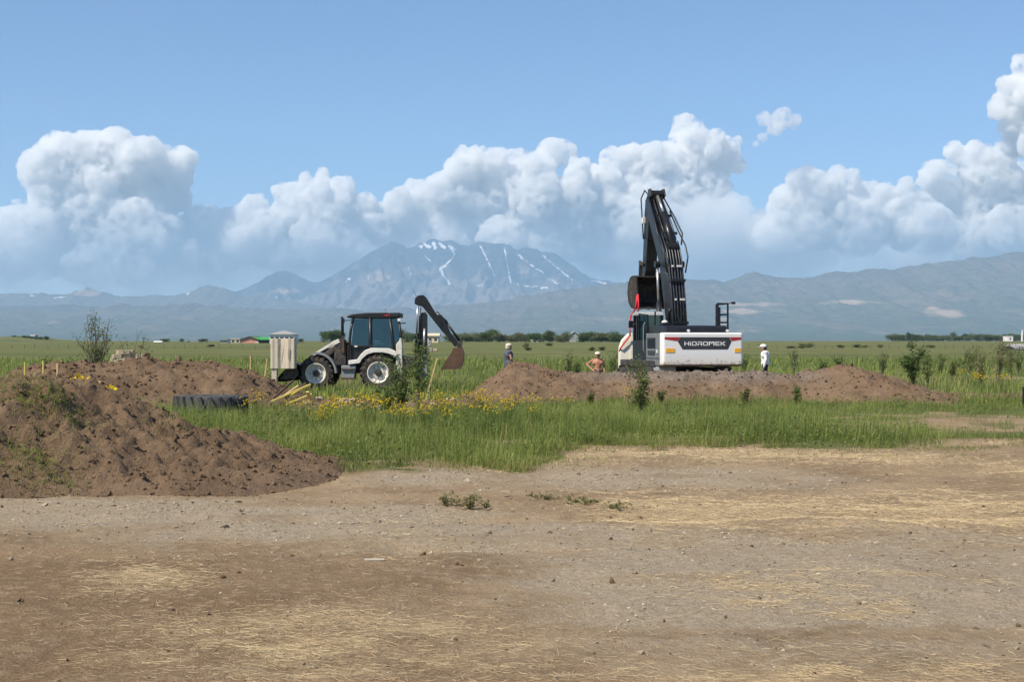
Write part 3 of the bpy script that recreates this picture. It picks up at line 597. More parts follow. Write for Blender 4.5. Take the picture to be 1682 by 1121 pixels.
# ------------------------------------------------------------------ gravel, straw, litter on the track
def tint_mat(name, lo, mid, hi, rough=.9):
    m, nt, b = newmat(name); at = nd(nt, 'ShaderNodeAttribute', attribute_name='tint'); sp = nd(nt, 'ShaderNodeSeparateColor'); nt.links.new(at.outputs['Color'], sp.inputs[0])
    nt.links.new(ramp(nt, sp.outputs[0], [(0, lo), (.6, mid), (1, hi)]).outputs[0], b.inputs['Base Color']); b.inputs['Roughness'].default_value = rough; b.inputs['Specular IOR Level'].default_value = .2
    return m
M['gravel'] = tint_mat('gravel_stone', (.20, .155, .11), (.31, .25, .18), (.42, .37, .30))
M['straw'] = tint_mat('straw_stalk', (.32, .24, .14), (.44, .345, .21), (.57, .465, .30))
def rnd_tint(n, p=1.0):
    a = np.zeros((n, 4)); a[:, 0] = rs.rand(n)**p; a[:, 3] = 1; return a
n = 26000
yy = 7+16*rs.rand(n)**1.3; xx = (rs.rand(n)*2-1)*(yy*.45+2); g, gr, st = zones(xx, yy)
k = rs.rand(n) < .05+.95*gr*(1-g); k &= (g < .5) & (h1(xx, yy) < .02); xx, yy = xx[k], yy[k]
sz = np.clip(.0075*np.exp(rs.normal(0, .5, len(xx))), .003, .035)*np.clip(yy/11, 1, 1.8)
pts = np.stack([xx, yy, gz(xx, yy)+sz*.15], -1)
def octa():
    out = []
    for s_ in range(4):
        r_ = np.random.RandomState(s_+5); V = np.array([(1,0,0),(-1,0,0),(0,1,0),(0,-1,0),(0,0,1),(0,0,-1)], float)*r_.uniform(.6, 1.3, (6, 1)); out.append((V, np.array([(0,2,4),(2,1,4),(1,3,4),(3,0,4),(2,0,5),(1,2,5),(3,1,5),(0,3,5)])))
    return out
scatter_lumps('gravel', pts, sz, M['gravel'], None, rs, octa(), .7, rnd_tint(len(pts), 1.4)); 
bpy.data.objects['gravel']['label'] = 'loose grey gravel scattered over the dirt track'
n = 260; yy = 7+14*rs.rand(n); xx = (rs.rand(n)*2-1)*(yy*.45+1); k = (h1(xx, yy) < .02) & (zones(xx, yy)[0] < .4); xx, yy = xx[k], yy[k]
sz = np.clip(.010*np.exp(rs.normal(0, .4, len(xx))), .006, .026)
scatter_lumps('earth_crumbs', np.stack([xx, yy, gz(xx, yy)+sz*.3], -1), sz, M['dirt'], None, rs, CL0); bpy.data.objects['earth_crumbs']['label'] = 'dark crumbs of earth strewn over the track'
def stalks(name, n, y0, y1, pw, dens, Lm, wd, mat, tilt=.12, tall=0):
    yy = y0+(y1-y0)*rs.rand(n)**pw; xx = (rs.rand(n)*2-1)*(yy*.45+2)
    k = (rs.rand(n) < dens(xx, yy)); xx, yy = xx[k], yy[k]; n = len(xx)
    z, b = zat_v(xx, yy); L = Lm*np.exp(rs.normal(0, .4, n)); a = rs.uniform(0, np.pi*2, n); tl = rs.normal(0, tilt, n)
    d = np.stack([np.cos(a)*np.cos(tl), np.sin(a)*np.cos(tl), np.sin(tl)], -1); sd = np.stack([-np.sin(a), np.cos(a), np.zeros(n)], -1)
    ww = wd*np.clip(yy/10, .8, 2)*rs.uniform(.6, 1.3, n)
    c = np.stack([xx, yy, z+.006+np.abs(np.sin(tl))*L*.5], -1)
    up = np.array([0, 0, 1.])*ww[:, None]*.5
    V = np.stack([c-d*L[:, None]/2-sd*ww[:, None]/2, c-d*L[:, None]/2+sd*ww[:, None]/2, c+d*L[:, None]/2+sd*ww[:, None]/2, c+d*L[:, None]/2-sd*ww[:, None]/2, c-d*L[:, None]/2+up, c+d*L[:, None]/2+up], 1)
    o = (np.arange(n)*6)[:, None]
    q = np.concatenate([o+np.array([[0, 3, 5, 4]]), o+np.array([[1, 4, 5, 2]])], 1).reshape(-1)
    T = rnd_tint(n); ob = np_mesh(name, V.reshape(-1, 3), q, np.full(n*2, 4), mat, attr={'tint': np.repeat(T, 6, 0)}); tag(ob, kind='stuff'); return ob
def d_straw(x, y): g, gr, st = zones(x, y); return np.clip(st*1.15+.008, 0, 1)*(h1(x, y) < .05)*(1-g*.8)
o = stalks('straw', 330000, 7, 27, 1.25, d_straw, .055, .0024, M['straw']); o['label'] = 'dry yellow straw lying in patches on the track'
# ------------------------------------------------------------------ grass
def blades(name, xx, yy, hh, ww, tint, lean=.35, zb=None):
    n = len(xx); z = zat_v(xx, yy)[0] if zb is None else zb
    a = rs.uniform(0, 2*np.pi, n); ln = np.abs(rs.normal(lean, lean*.9, n)); ln = np.where(rs.rand(n) < .16, ln*2.6, ln); d = np.stack([np.cos(a), np.sin(a), np.zeros(n)], -1); s_ = np.stack([-np.sin(a+rs.normal(0, .5, n)), np.cos(a), np.zeros(n)], -1)
    b = np.stack([xx, yy, z-.02], -1); up = np.array([0, 0, 1.])
    mid = b+up*(hh*.55)[:, None]+d*(hh*ln*.30)[:, None]; tip = b+up*(hh*np.clip(1-.35*ln, .3, 1))[:, None]+d*(hh*ln)[:, None]
    w2 = (ww/2)[:, None]
    V = np.stack([b-s_*w2, b+s_*w2, mid-s_*w2*.8, mid+s_*w2*.8, tip], 1).reshape(-1, 3)
    o = (np.arange(n)*5)[:, None]; lp = np.concatenate([o+np.array([[0, 1, 3, 2]]), o+np.array([[2, 3, 4]])], 1).reshape(-1)
    return np_mesh(name, V, lp, np.tile([4, 3], n), M['grass'], attr={'tint': np.repeat(tint, 5, 0)})
def tints(x, y, dry=.12):
    n = len(x); t = np.zeros((n, 4)); t[:, 3] = 1
    t[:, 0] = np.clip(1.6*(fbm(x*.6, y*.6, 3, 33)-.5)+.5+rs.normal(0, .24, n), 0, 1)
    t[:, 1] = np.where(rs.rand(n) < dry, rs.rand(n)*.9, 0); return t
def meadow(n, y0, y1, pw, hbase, wbase, sparse=1.0):
    yy = y0+(y1-y0)*rs.rand(n)**pw; xx = (rs.rand(n)*2-1)*(yy*.42+4)
    g, gr, st = zones(xx, yy); m = np.zeros(n)
    for hf, x0, x1, ya, yb in MOUNDS: m = np.maximum(m, np.where((xx > x0) & (xx < x1) & (yy > ya) & (yy < yb), hf(xx, yy), 0))
    cl = sstep(.25, .6, fbm(xx*1.3, yy*1.3, 3, 120)); big = fbm(xx*.4, yy*.4, 3, 140)
    k = (rs.rand(n) < g*(.22+.78*cl)*sparse*(1-.55*sstep(6, 12, xx)*(1-sstep(34, 40, yy)))) & (m < .06+.22*rs.rand(n)**3)
    xx, yy, cl, big, g, m = xx[k], yy[k], cl[k], big[k], g[k], m[k]
    e = yy-front_edge(xx); edge = .45+.55*sstep(-.3, 1.6, e)
    lowright = 1-.6*sstep(5.5, 11, xx)*(1-sstep(33, 40, yy))
    hh = hbase*(.24+.66*cl**1.5+1.2*(big-.40))*(1-.45*sstep(29, 36, yy)*(1-sstep(44, 50, yy)))*rs.uniform(.30, 1.35, len(xx))*edge*lowright*(1-.4*np.clip(m*6, 0, 1))
    return xx, yy, np.clip(hh, .05, 1.0), wbase*rs.uniform(.6, 1.4, len(xx)), e
xx, yy, hh, ww, e = meadow(430000, 20.4, 44, 1.3, .50, .0075)
t = tints(xx, yy, .24); edge_dry = (e < .5) & (rs.rand(len(e)) < .45); t[edge_dry, 1] = .8
o = blades('grass', xx, yy, hh, ww, t, .5); tag(o, 'tall green grass strip along the dirt track', None, None, 'stuff')
xx, yy, hh, ww, e = meadow(130000, 43, 125, 1.5, .42, .026, 1.0)
o = blades('grass', xx, yy, hh*1.0*(.6+.8*rs.rand(len(hh))), ww*np.clip(yy/60, 1, 2), tints(xx, yy, .30)); tag(o, 'green meadow grass beyond the earth berm', None, None, 'stuff')
# short dying grass at the rim of the meadow
n = 60000; yy = 21+14*rs.rand(n); xx = -2+22*rs.rand(n); e = yy-front_edge(xx); k = (e < 2.0) & (e > -3.6) & (rs.rand(n) < np.exp(-np.abs(e)*.45)*(.15+1.2*sstep(.45, .65, fbm(xx*.8, yy*.8, 3, 171)))) & (xx < yy*.45+1)
xx, yy = xx[k], yy[k]; t = tints(xx, yy, .7)
o = blades('grass', xx, yy, rs.uniform(.04, .13, len(xx)), np.full(len(xx), .012), t, .9); tag(o, 'short parched grass at the rim of the meadow', None, None, 'stuff')
# tufts that came up with the earth of the front mound
xs_, ys_, Zm = mf_grid
def mz(x, y): return Zm[np.clip(np.round((y-ys_[0])/.042).astype(int), 0, len(ys_)-1), np.clip(np.round((x-xs_[0])/.042).astype(int), 0, len(xs_)-1)]
n = 2600; yy = 21+19*rs.rand(n); xx = (rs.rand(n)*2-1)*(yy*.42+3); k = (zones(xx, yy)[0] > .7) & (fbm(xx*.5, yy*.5, 2, 160) > .45); xx, yy = xx[k], yy[k]
for a_ in range(0): pass
t = tints(xx, yy, 1.0); t[:, 1] = rs.uniform(.3, 1, len(xx))
o = blades('grass_stalks', xx, yy, rs.uniform(.45, .85, len(xx)), np.full(len(xx), .011), t, .18); tag(o, 'thin ripening stalks rising out of the grass strip', None, None, 'stuff')
n = 60000; yy = 21+21*rs.rand(n)**1.2; xx = (rs.rand(n)*2-1)*(yy*.42+3); zz_ = zones(xx, yy)[0]; cw_ = fbm(xx*.9, yy*.9, 3, 190)
k = (zz_ > .55) & (cw_ > .52) & (zat_v(xx, yy)[1] < .1); xx, yy, cw_ = xx[k], yy[k], cw_[k]
V, lp, ct = leaf_cloud(np.stack([xx, yy, gz(xx, yy)+rs.rand(len(xx))*(.12+1.6*(cw_-.52))], -1), .06, 9)
o = np_mesh('broadleaf_weeds', V, lp, ct, M['weed_mix']); tag(o, 'low broad leaved weeds mixed into the grass strip', None, None, 'stuff')
cx = []; cyv = []
for (px, py, D, rx, ry, cnt) in ((70, 700, 18.9, .35, .25, 900), (55, 780, 17.7, .3, .2, 700), (300, 700, 20.6, .25, .5, 500), (20, 640, 19.6, .3, .3, 250)):
    c0 = P(px, py, D); cx.append(c0.x+rs.normal(0, rx, cnt)); cyv.append(D+rs.normal(0, ry, cnt))
xx = np.concatenate(cx); yy = np.concatenate(cyv); t = tints(xx, yy, .5)
o = blades('grass', xx, yy, rs.uniform(.05, .16, len(xx)), np.full(len(xx), .008), t, 1.0, mz(xx, yy)-.0); tag(o, 'uprooted grass turf lying on the front earth mound', None, None, 'stuff')
# ------------------------------------------------------------------ excavator
EXC = Vector((6.03, 53.12, 0)); EYAW = R(12.5)
EXC.z = g1(EXC.x, EXC.y)-.02
ex = empty('excavator', EXC, EYAW, 'white and black crawler excavator seen from behind with its boom raised', 'excavator')
def ez(py, D=50.): return H-(py-560.5)/F*D-EXC.z
# undercarriage and tracks (local x right, y forward)
for sx in (-1, 1):
    r0 = .47; pts = []
    for i in range(9): a = math.pi/2+math.pi*i/8; pts.append((-1.75+r0*math.cos(a), r0+r0*math.sin(a)))
    for i in range(9): a = -math.pi/2+math.pi*i/8; pts.append((1.75+r0*math.cos(a), r0+r0*math.sin(a)))
    tr = MB().prism(pts, 0, sx*.95, sx*1.5).build('track_frame', M['black_dusty'], ex, bevel=.03)
    per = []; n = 46; L = 3.5*2+2*math.pi*(r0+.02)
    for i in range(n):
        s_ = L*i/n; rr = r0+.025
        if s_ < 3.5: p = (-1.75+s_, 2*r0+.03, 0)
        elif s_ < 3.5+math.pi*rr: a = (s_-3.5)/rr; p = (1.75+rr*math.sin(a), r0+rr*math.cos(a), -a)
        elif s_ < 7+math.pi*rr: p = (1.75-(s_-3.5-math.pi*rr), -.03+.0, math.pi)
        else: a = (s_-7-math.pi*rr)/rr; p = (-1.75-rr*math.sin(a), r0-rr*math.cos(a), math.pi-a)
        c, sn = math.cos(p[2]), math.sin(p[2])
        def T(u, v): return (p[0]+u*c-v*sn, p[1]+u*sn+v*c+.03)
        pl = [T(-.085, -.02), T(.085, -.02), T(.085, .015), T(.02, .015), T(.01, .05), T(-.01, .05), T(-.02, .015), T(-.085, .015)]
        per.append(pl)
    for pl in per: MB().prism(pl, 0, sx*.92, sx*1.52).build('track_shoe', M['black_dusty'], tr)
MB().box((-.95, -1.2, .45), (.95, 1.2, .82)).lathe([(0, .8), (.75, .8), (.75, 1.03), (0, 1.03)], 24, 2).build('undercarriage', M['black_dusty'], ex, bevel=.02)
# house deck
MB().box((-1.50, -2.3, 1.02), (1.40, 1.9, 1.22)).build('deck', M['black_dusty'], ex, bevel=.02)
# counterweight: rounded rear outline swept up
z0, z1 = ez(602.5), ez(546.8)
def cw_out(inset, back=0):
    pts = []; hw = 1.50-inset; 
    for i in range(7): a = math.pi+math.pi/2*i/6; pts.append((-hw+.1+.1*math.cos(a), -3.2+inset+.1+.1*math.sin(a)))
    for i in range(7): a = 1.5*math.pi+math.pi/2*i/6; pts.append((hw-.1+.1*math.cos(a), -3.2+inset+.1+.1*math.sin(a)))
    pts += [(hw, -2.9), (-hw, -2.9)]; return pts
mb = MB(); rings = [(.10, z0), (.02, z0+.03), (.0, z0+.08), (0, z1-.05), (.015, z1-.015), (.05, z1)]
n = len(cw_out(0)); vs = []; fs = []
for ins, z in rings: vs += [(x, y, z) for x, y in cw_out(ins)]
for i in range(len(rings)-1):
    for k in range(n): fs.append((i*n+k, i*n+(k+1) % n, (i+1)*n+(k+1) % n, (i+1)*n+k))
fs += [tuple(range(n-1, -1, -1)), tuple((len(rings)-1)*n+k for k in range(n))]
mb.add(vs, fs)
def cw_mat():
    m, nt, b = newmat('counterweight_paint'); c = objc(nt); sx = nd(nt, 'ShaderNodeSeparateXYZ'); nt.links.new(c, sx.inputs[0])
    n1 = noise(nt, 2.2, 8, .7, c); n2 = noise(nt, 7, 8, .75, c); mp = nd(nt, 'ShaderNodeMapping'); mp.inputs['Scale'].default_value = (3, 3, 14); nt.links.new(c, mp.inputs[0]); n3 = noise(nt, 1, 6, .7, mp.outputs[0])
    low = nd(nt, 'ShaderNodeMapRange'); low.inputs['From Min'].default_value = z0+.48; low.inputs['From Max'].default_value = z0+.02; nt.links.new(sx.outputs[2], low.inputs[0])
    col = mix(nt, math_(nt, 'MULTIPLY', low.outputs[0], .55), (.79, .79, .78), (.66, .58, .44))
    s1 = math_(nt, 'ADD', n2.outputs[0], math_(nt, 'MULTIPLY', low.outputs[0], .20))
    col = mix(nt, ramp(nt, s1, [(.66, 0), (.74, .65)]).outputs[0], col, (.30, .20, .13))
    s2 = math_(nt, 'ADD', n3.outputs[0], math_(nt, 'MULTIPLY', low.outputs[0], .25))
    col = mix(nt, ramp(nt, s2, [(.72, 0), (.80, .5)]).outputs[0], col, (.17, .12, .09))
    rim = nd(nt, 'ShaderNodeMapRange'); rim.inputs['From Min'].default_value = z0+.10; rim.inputs['From Max'].default_value = z0+.05; nt.links.new(sx.outputs[2], rim.inputs[0])
    col = mix(nt, math_(nt, 'MULTIPLY', rim.outputs[0], .8), col, (.20, .115, .07))
    nt.links.new(col, b.inputs['Base Color']); b.inputs['Roughness'].default_value = .45; return m
cw = mb.build('counterweight', cw_mat(), ex)
def rear(zx, zy):   # a spot of the rear face, measured from the photograph
    px = 980+zx/5.607; py = 470+zy/5.607
    return ((px-1155)/F*50./math.cos(EYAW)*1.0, ez(py))
def plate(name, poly, mat, parent, y0=-3.206, y1=-3.19):
    return MB().prism([rear(*p) for p in poly], 1, y0, y1).build(name, mat, parent)
plate('name_panel', [(765,472),(1230,472),(1250,512),(1215,585),(785,585),(740,512)], M['panel'], cw)
plate('red_stripe', [(617,472),(762,472),(738,509),(617,492)], M['red'], cw)
plate('red_stripe', [(1233,472),(1345,472),(1345,495),(1252,509)], M['red'], cw)
plate('reflector', [(628,575),(710,575),(710,613),(628,613)], M['amber'], cw, -3.215)
plate('reflector', [(1280,575),(1340,575),(1340,613),(1280,613)], M['amber'], cw, -3.215)
# the maker's name in wide block letters, each a plate of its own
S = .18
LET = {'H': [(0,0,S,1),(1-S,0,1,1),(S,.41,1-S,.59)], 'I': [(0,0,S,.78),(0,.86,S,1)], 'D': [(0,0,S,.72),(S,0,.86,S),(0,1-S,.86,1),(1-S,.12,1,.88)],
       'R': [(0,0,S,.5),(0,1-S,.9,1),(1-S,.5,1,.9),(S,.36,.9,.54),(.72,0,.98,.36)], 'O': [(0,.1,S,.9),(1-S,.1,1,.9),(.08,0,.92,S),(.08,1-S,.92,1)],
       'M': [(0,0,S,1),(1-S,0,1,1),(S,.70,.42,1),(.58,.70,1-S,1),(.40,.45,.60,.8)], 'E': [(0,.08,S,.92),(.06,0,1,S),(.06,1-S,1,1),(S,.41,.92,.59)],
       'K': [(0,0,S,1),(S,.42,.5,.60),(.42,.58,.68,.8),(.62,.76,.98,1),(.42,.22,.68,.44),(.62,0,.98,.26)]}
xcur = 803.; xend = 1190.; widths = {'I': .2, 'M': 1.22, 'E': .92}
wd = [widths.get(c, 1.0) for c in 'HIDROMEK']; unit = (xend-xcur)/(sum(wd)+.2*7)
for c, wv in zip('HIDROMEK', wd):
    mb = MB()
    for (a, b, c2_, d) in LET[c]:
        sxx = (lambda q: q*wv) if c != 'I' else (lambda q: q*1.1)
        pa = rear(xcur+sxx(a)*unit, 550-b*37); pb = rear(xcur+sxx(c2_)*unit, 550-d*37)
        mb.box((pa[0], -3.212, pa[1]), (pb[0], -3.203, pb[1]))
    mb.build('letter', M['letter'], cw); xcur += (wv+.2)*unit
# left side engine door panel
sp_ = MB().box((-1.48, -2.895, 1.04), (-.93, -1.25, ez(547.8, 50.6))).build('side_panel', M['panel_grey'], ex, bevel=.03)
MB().box((-1.492, -2.35, 1.66), (-1.478, -1.45, 2.04)).build('louvre_grille', M['panel'], sp_)
for i in range(7): MB().box((-1.515, -2.33, 1.69+i*.05), (-1.488, -1.47, 1.708+i*.05)).build('louvre_slat', M['black_trim'], sp_)
MB().box((-1.51, -2.62, 1.50), (-1.475, -2.52, 1.62)).build('latch', M['clamp'], sp_)
MB().box((-1.495, -2.3, 1.42), (-1.478, -1.5, 1.58)).build('lower_grille', M['panel'], sp_)
MB().box((-1.495, -2.74, 1.3), (-1.478, -1.3, 1.32)).build('seam_strip', M['panel'], sp_)
MB().box((-1.45, -2.6, .86), (-.8, -1.0, 1.02)).build('skirt', M['grey_pale'], ex, bevel=.02)
MB().box((1.36, -2.7, 1.04), (1.44, 1.2, ez(548, 50.6))).build('side_panel', M['white_dirty'], ex, bevel=.02)
# engine hood
hd = MB().prism([(-2.9, z1-.02), (-2.86, z1+.16), (-2.7, z1+.25), (-.55, z1+.29), (-.35, z1-.02)], 0, -1.28, 1.05).build('engine_hood', M['black'], ex, bevel=.04)
for x in (-.45, 1.0): MB().lathe([(0, 0), (.05, 0), (.05, .05), (.03, .1), (0, .11)], 10, 1, (x, -2.96, z1+.07)).build('hood_lamp', M['clamp'], hd)
MB().box((-1.2, -2.3, z1+.27), (-.9, -1.9, z1+.36)).build('intake_box', M['black_trim'], hd, bevel=.02)
MB().ball((-1.05, -2.1, z1+.38), .12, 2, (1, 1, .6)).build('beacon', M['white'], hd, smooth=True)
MB().tube([(-.55, -1.1, z1+.2), (-.55, -1.1, z1+.75), (-.53, -1.22, z1+.86)], .065, 10).build('exhaust', M['black_trim'], ex, smooth=True)
# cab
cx0, cx1, cy0, cy1, cz0, cz1 = -1.15, -.34, .15, 1.45, 1.2, 3.0
cab = MB().box((cx0, cy0, cz0), (cx1, cy1, cz0+.75)).build('cab', M['black_trim'], ex, bevel=.04)
for x in (cx0+.05, cx1-.05):
    for y in (cy0+.05, .95, cy1-.12):
        MB().bar((x, y, cz0+.7), (x, y-.02, cz1-.1), .09, .09).build('pillar', M['black_trim'], cab)
MB().prism([(cy0-.06, cz1-.12), (cy0, cz1-.02), (cy0+.3, cz1+.03), (cy1-.3, cz1+.03), (cy1+.02, cz1-.05), (cy1+.02, cz1-.12)], 0, cx0-.02, cx1+.02).build('roof', M['grey_pale'], cab, bevel=.03)
MB().box((cx0+.09, cy0+.04, cz0+.75), (cx1-.09, cy0+.05, cz1-.12)).build('window_pane', M['glass'], cab)
MB().box((cx0+.09, cy1-.13, cz0+.75), (cx1-.09, cy1-.12, cz1-.12)).build('window_pane', M['glass'], cab)
for x in (cx0+.05, cx1-.05):
    MB().box((x-.004, cy0+.1, cz0+.75), (x+.004, .9, cz1-.12)).build('window_pane', M['glass'], cab); MB().box((x-.004, 1.0, cz0+.75), (x+.004, cy1-.17, cz1-.12)).build('window_pane', M['glass'], cab)
MB().box((-1.05, .75, 1.95), (-.55, 1.2, 2.05)).box((-1.03, .68, 2.0), (-.57, .82, 2.72)).build('operator_seat', M['seat'], cab, bevel=.04)
# cab door swung open towards the rear, with its grab rail and mirror
dr = MB().box((-1.33, -.9, 1.22), (-1.27, .12, 1.95)).bar((-1.30, -.88, 1.9), (-1.30, -.86, 2.85), .06).bar((-1.30, .1, 1.9), (-1.30, .1, 2.9), .06).bar((-1.30, -.88, 2.86), (-1.30, .12, 2.92), .06).build('door', M['black_trim'], ex)
MB().box((-1.30, -.85, 1.95), (-1.30, .07, 2.86)).build('window_pane', M['glass'], dr)
MB().tube([(-1.40, -.9, 1.5), (-1.46, -.9, 1.6), (-1.46, -.9, 2.5), (-1.40, -.9, 2.6)], .02, 6).build('grab_rail', M['chrome'], dr)
MB().tube([(-0.83, -.35, 1.6), (-0.83, -.35, 3.02)], .03, 6).build('grab_rail', M['black_trim'], ex); MB().tube([(-1.03, -.4, 1.6), (-1.03, -.4, 2.5)], .035, 8).build('grab_rail', M['steel'], ex)
MB().box((-1.58, .5, 2.42), (-1.40, .56, 2.68)).tube([(-1.48, .53, 2.5), (-1.28, .4, 2.6)], .015, 6).build('mirror', M['black_trim'], ex, bevel=.01)
# handrails with a mirror on the far side
hr = MB()
for (x, y) in ((.92, -2.2), (1.30, -2.2), (1.12, -1.6), (1.32, -1.0)): hr.tube([(x, y, z1-.03), (x, y, ez(499, 51.2))], .036, 6)
for z in (ez(499, 51.2), ez(517, 51.2), ez(530, 51.2)): hr.tube([(.92, -2.2, z), (1.30, -2.2, z), (1.32, -1.0, z), (1.12, -1.6, z), (.92, -2.2, z)], .03, 6)
hr.tube([(.98, -2.18, z1), (.98, -2.18, ez(505, 51.2))], .05, 6).tube([(1.3, -2.2, ez(499, 51.2)), (1.52, -2.2, ez(497, 51.2))], .015, 6).box((1.44, -2.24, ez(500, 51.2)), (1.58, -2.2, ez(496, 51.2)))
hr.build('handrail', M['black_trim'], ex)
for i in range(3): MB().box((.98, -2.22, z1+.1+i*.2), (1.26, -2.17, z1+.13+i*.2)).build('rung', M['clamp'], ex)
# boom, stick and bucket in the plane x = BX
BX = .27
def poly_mm(left, right): return left+right[::-1]
boom = MB().prism([(.15, 1.75), (-.02, 2.05), (.28, 3.6), (.62, 4.85), (.86, 5.35), (1.25, 5.75), (2.9, 7.48), (3.12, 7.62), (3.36, 7.5), (3.34, 7.22), (1.85, 5.25), (1.55, 4.7), (1.05, 3.3), (.52, 1.8)], 0, BX-.30, BX+.30).build('boom', M['black'], ex, bevel=.03)
# pipes along the back of the boom with their clamps
for i, x in enumerate((-.27, -.17, -.06, .06, .17, .26)):
    MB().tube([(BX+x, -.06, 2.1), (BX+x, .20, 3.6), (BX+x, .54, 4.88), (BX+x, .80, 5.42), (BX+x, 1.05 if i % 2 else 1.35, 5.75 if i % 2 else 6.02)], .024, 6).build('hydraulic_pipe', M['steel'], boom, smooth=True)
for (y, z) in ((.10, 3.45), (.47, 4.72)):
    for sx in (-1, 1): MB().box((BX+sx*.07-.06, y-.09, z), (BX+sx*.19+.0, y-.02, z+.07)).build('pipe_clamp', M['clamp'], boom)
for sx in (-1, 1):
    MB().bar((BX+sx*.22, .0, 2.35), (BX-sx*.16, .12, 2.95), .05).build('hose_brace', M['black_trim'], boom)
    lb = MB().tube([(BX+sx*.48, .95, 1.55), (BX+sx*.48, 1.1, 3.4)], .10, 12).build('lift_cylinder', M['black'], ex, smooth=True)
    MB().tube([(BX+sx*.48, 1.1, 3.38), (BX+sx*.48, 1.28, 4.82)], .055, 10).build('piston_rod', M['chrome'], lb, smooth=True)
    MB().lathe([(0, -.1), (.13, -.1), (.13, .1), (0, .1)], 14, 0, (BX+sx*.48, 1.28, 4.86)).build('pin', M['black'], lb)
    # curved hoses sweeping off the bend of the boom
    MB().tube([(BX+sx*.36, .45, 4.5), (BX+sx*.46, .45, 5.1), (BX+sx*.46, .72, 5.55), (BX+sx*.41, 1.4, 6.15), (BX+sx*.37, 2.3, 7.0)], .028, 6).build('hose', M['black_trim'], boom, smooth=True)
    MB().tube([(BX+sx*.39, 1.0, 5.6), (BX+sx*.50, 1.2, 6.05), (BX+sx*.42, 1.9, 6.75), (BX+sx*.30, 2.9, 7.62)], .03, 6).build('hose', M['black_trim'], boom, smooth=True)
ac = MB().tube([(BX, .92, 5.55), (BX, 1.92, 6.88)], .135, 14).build('stick_cylinder', M['black'], ex, smooth=True)
MB().tube([(BX, 1.92, 6.88), (BX, 2.75, 7.68)], .06, 10).build('piston_rod', M['chrome'], ac, smooth=True)
MB().lathe([(0, -.2), (.16, -.2), (.16, .2), (0, .2)], 14, 0, (BX, .9, 5.5)).build('pin', M['black'], ac)
stick = MB().prism([(2.62, 7.72), (2.80, 7.86), (3.1, 7.84), (3.55, 7.55), (3.66, 7.0), (3.94, 4.78), (3.96, 4.5), (3.68, 4.42), (3.52, 4.72), (3.02, 7.05), (2.7, 7.5)], 0, BX-.23, BX+.23).build('stick', M['black'], ex, bevel=.03)
for sx in (-1, 1): MB().prism([(2.55, 7.62), (2.72, 7.92), (3.0, 7.9), (2.9, 7.5)], 0, BX+sx*.24, BX+sx*.31).build('stick_bracket', M['black'], stick, bevel=.015)
bc = MB().tube([(BX, 3.72, 7.66), (BX, 4.02, 6.2)], .10, 12).build('bucket_cylinder', M['black'], ex, smooth=True)
MB().tube([(BX, 4.02, 6.2), (BX, 4.19, 5.15)], .05, 8).build('piston_rod', M['chrome'], bc, smooth=True)
for sx in (-1, 1):
    MB().bar((BX+sx*.26, 3.67, 4.95), (BX+sx*.26, 4.21, 5.12), .06, .12).build('bucket_link', M['black_dusty'], ex); MB().bar((BX+sx*.2, 4.21, 5.12), (BX+sx*.2, 4.27, 4.45), .07, .14).build('bucket_link', M['black_dusty'], ex)
    MB().tube([(BX+sx*.25, 2.9, 7.6), (BX+sx*.33, 3.3, 7.9), (BX+sx*.34, 3.75, 7.6), (BX+sx*.3, 3.74, 6.9), (BX+sx*.26, 3.7, 6.0)], .026, 6).build('hose', M['black_trim'], stick, smooth=True)
MB().box((BX-.36, 3.48, 6.6), (BX-.225, 3.62, 6.85)).build('work_lamp', M['clamp'], stick, bevel=.02)
for i, (x, o_) in enumerate(((-.20, .0), (-.08, .02), (.06, .01), (.18, .03))):
    MB().tube([(BX+x, 1.0, 5.78+o_), (BX+x*1.1, 1.6, 6.45+o_), (BX+x, 2.3, 7.12+o_), (BX+x*.9, 2.75, 7.62+o_)], .022, 5).build('hose', M['steel'], boom, smooth=True)
for (y, z) in ((1.3, 6.05), (2.0, 6.78), (.34, 4.2), (-.0, 2.6)):
    MB().box((BX-.30, y-.10, z-.05), (BX+.30, y+.0, z+.06)).build('hose_bracket', M['black_trim'], boom, bevel=.01)
for (y, z) in ((3.06, 6.9), (3.30, 6.0), (3.46, 5.2)):
    MB().box((BX-.26, y-.16, z-.06), (BX-.12, y+.10, z+.08)).build('hose_bracket', M['black_trim'], stick, bevel=.01)
KX = BX+.22
# bucket: open mouth towards the machine
by, bz, bw = 3.77, 4.46, .86
prof = [(-.34, .04), (.05, .08), (.45, .04), (.78, -.22), (.86, -.60), (.72, -.98), (.35, -1.20), (-.05, -1.26), (-.42, -1.24)]
mb = MB(); n = len(prof); inn = []
for i, (y, z) in enumerate(prof):
    a = Vector(prof[max(i-1, 0)]); b = Vector(prof[min(i+1, n-1)]); d = (b-a).normalized(); inn.append((y+d.y*.045, z-d.x*.045) if True else None)
for i in range(n-1):
    mb.prism([(by+prof[i][0], bz+prof[i][1]), (by+prof[i+1][0], bz+prof[i+1][1]), (by+inn[i+1][0], bz+inn[i+1][1]), (by+inn[i][0], bz+inn[i][1])], 0, KX-bw, KX+bw)
bk = mb.build('bucket', M['bucket'], ex)
for sx in (-1, 1): MB().prism([(by+y, bz+z) for y, z in prof]+[(by-.40, bz-.7)], 0, KX+sx*bw, KX+sx*(bw-.045)).build('side_plate', M['bucket'], bk)
for i in range(5): 
    x = KX-bw+.12+i*(2*bw-.24)/4
    MB().prism([(by-.38, bz-1.29), (by-.38, bz-1.18), (by-.62, bz-1.22), (by-.62, bz-1.245)], 0, x-.06, x+.06).build('tooth', M['steel'], bk)
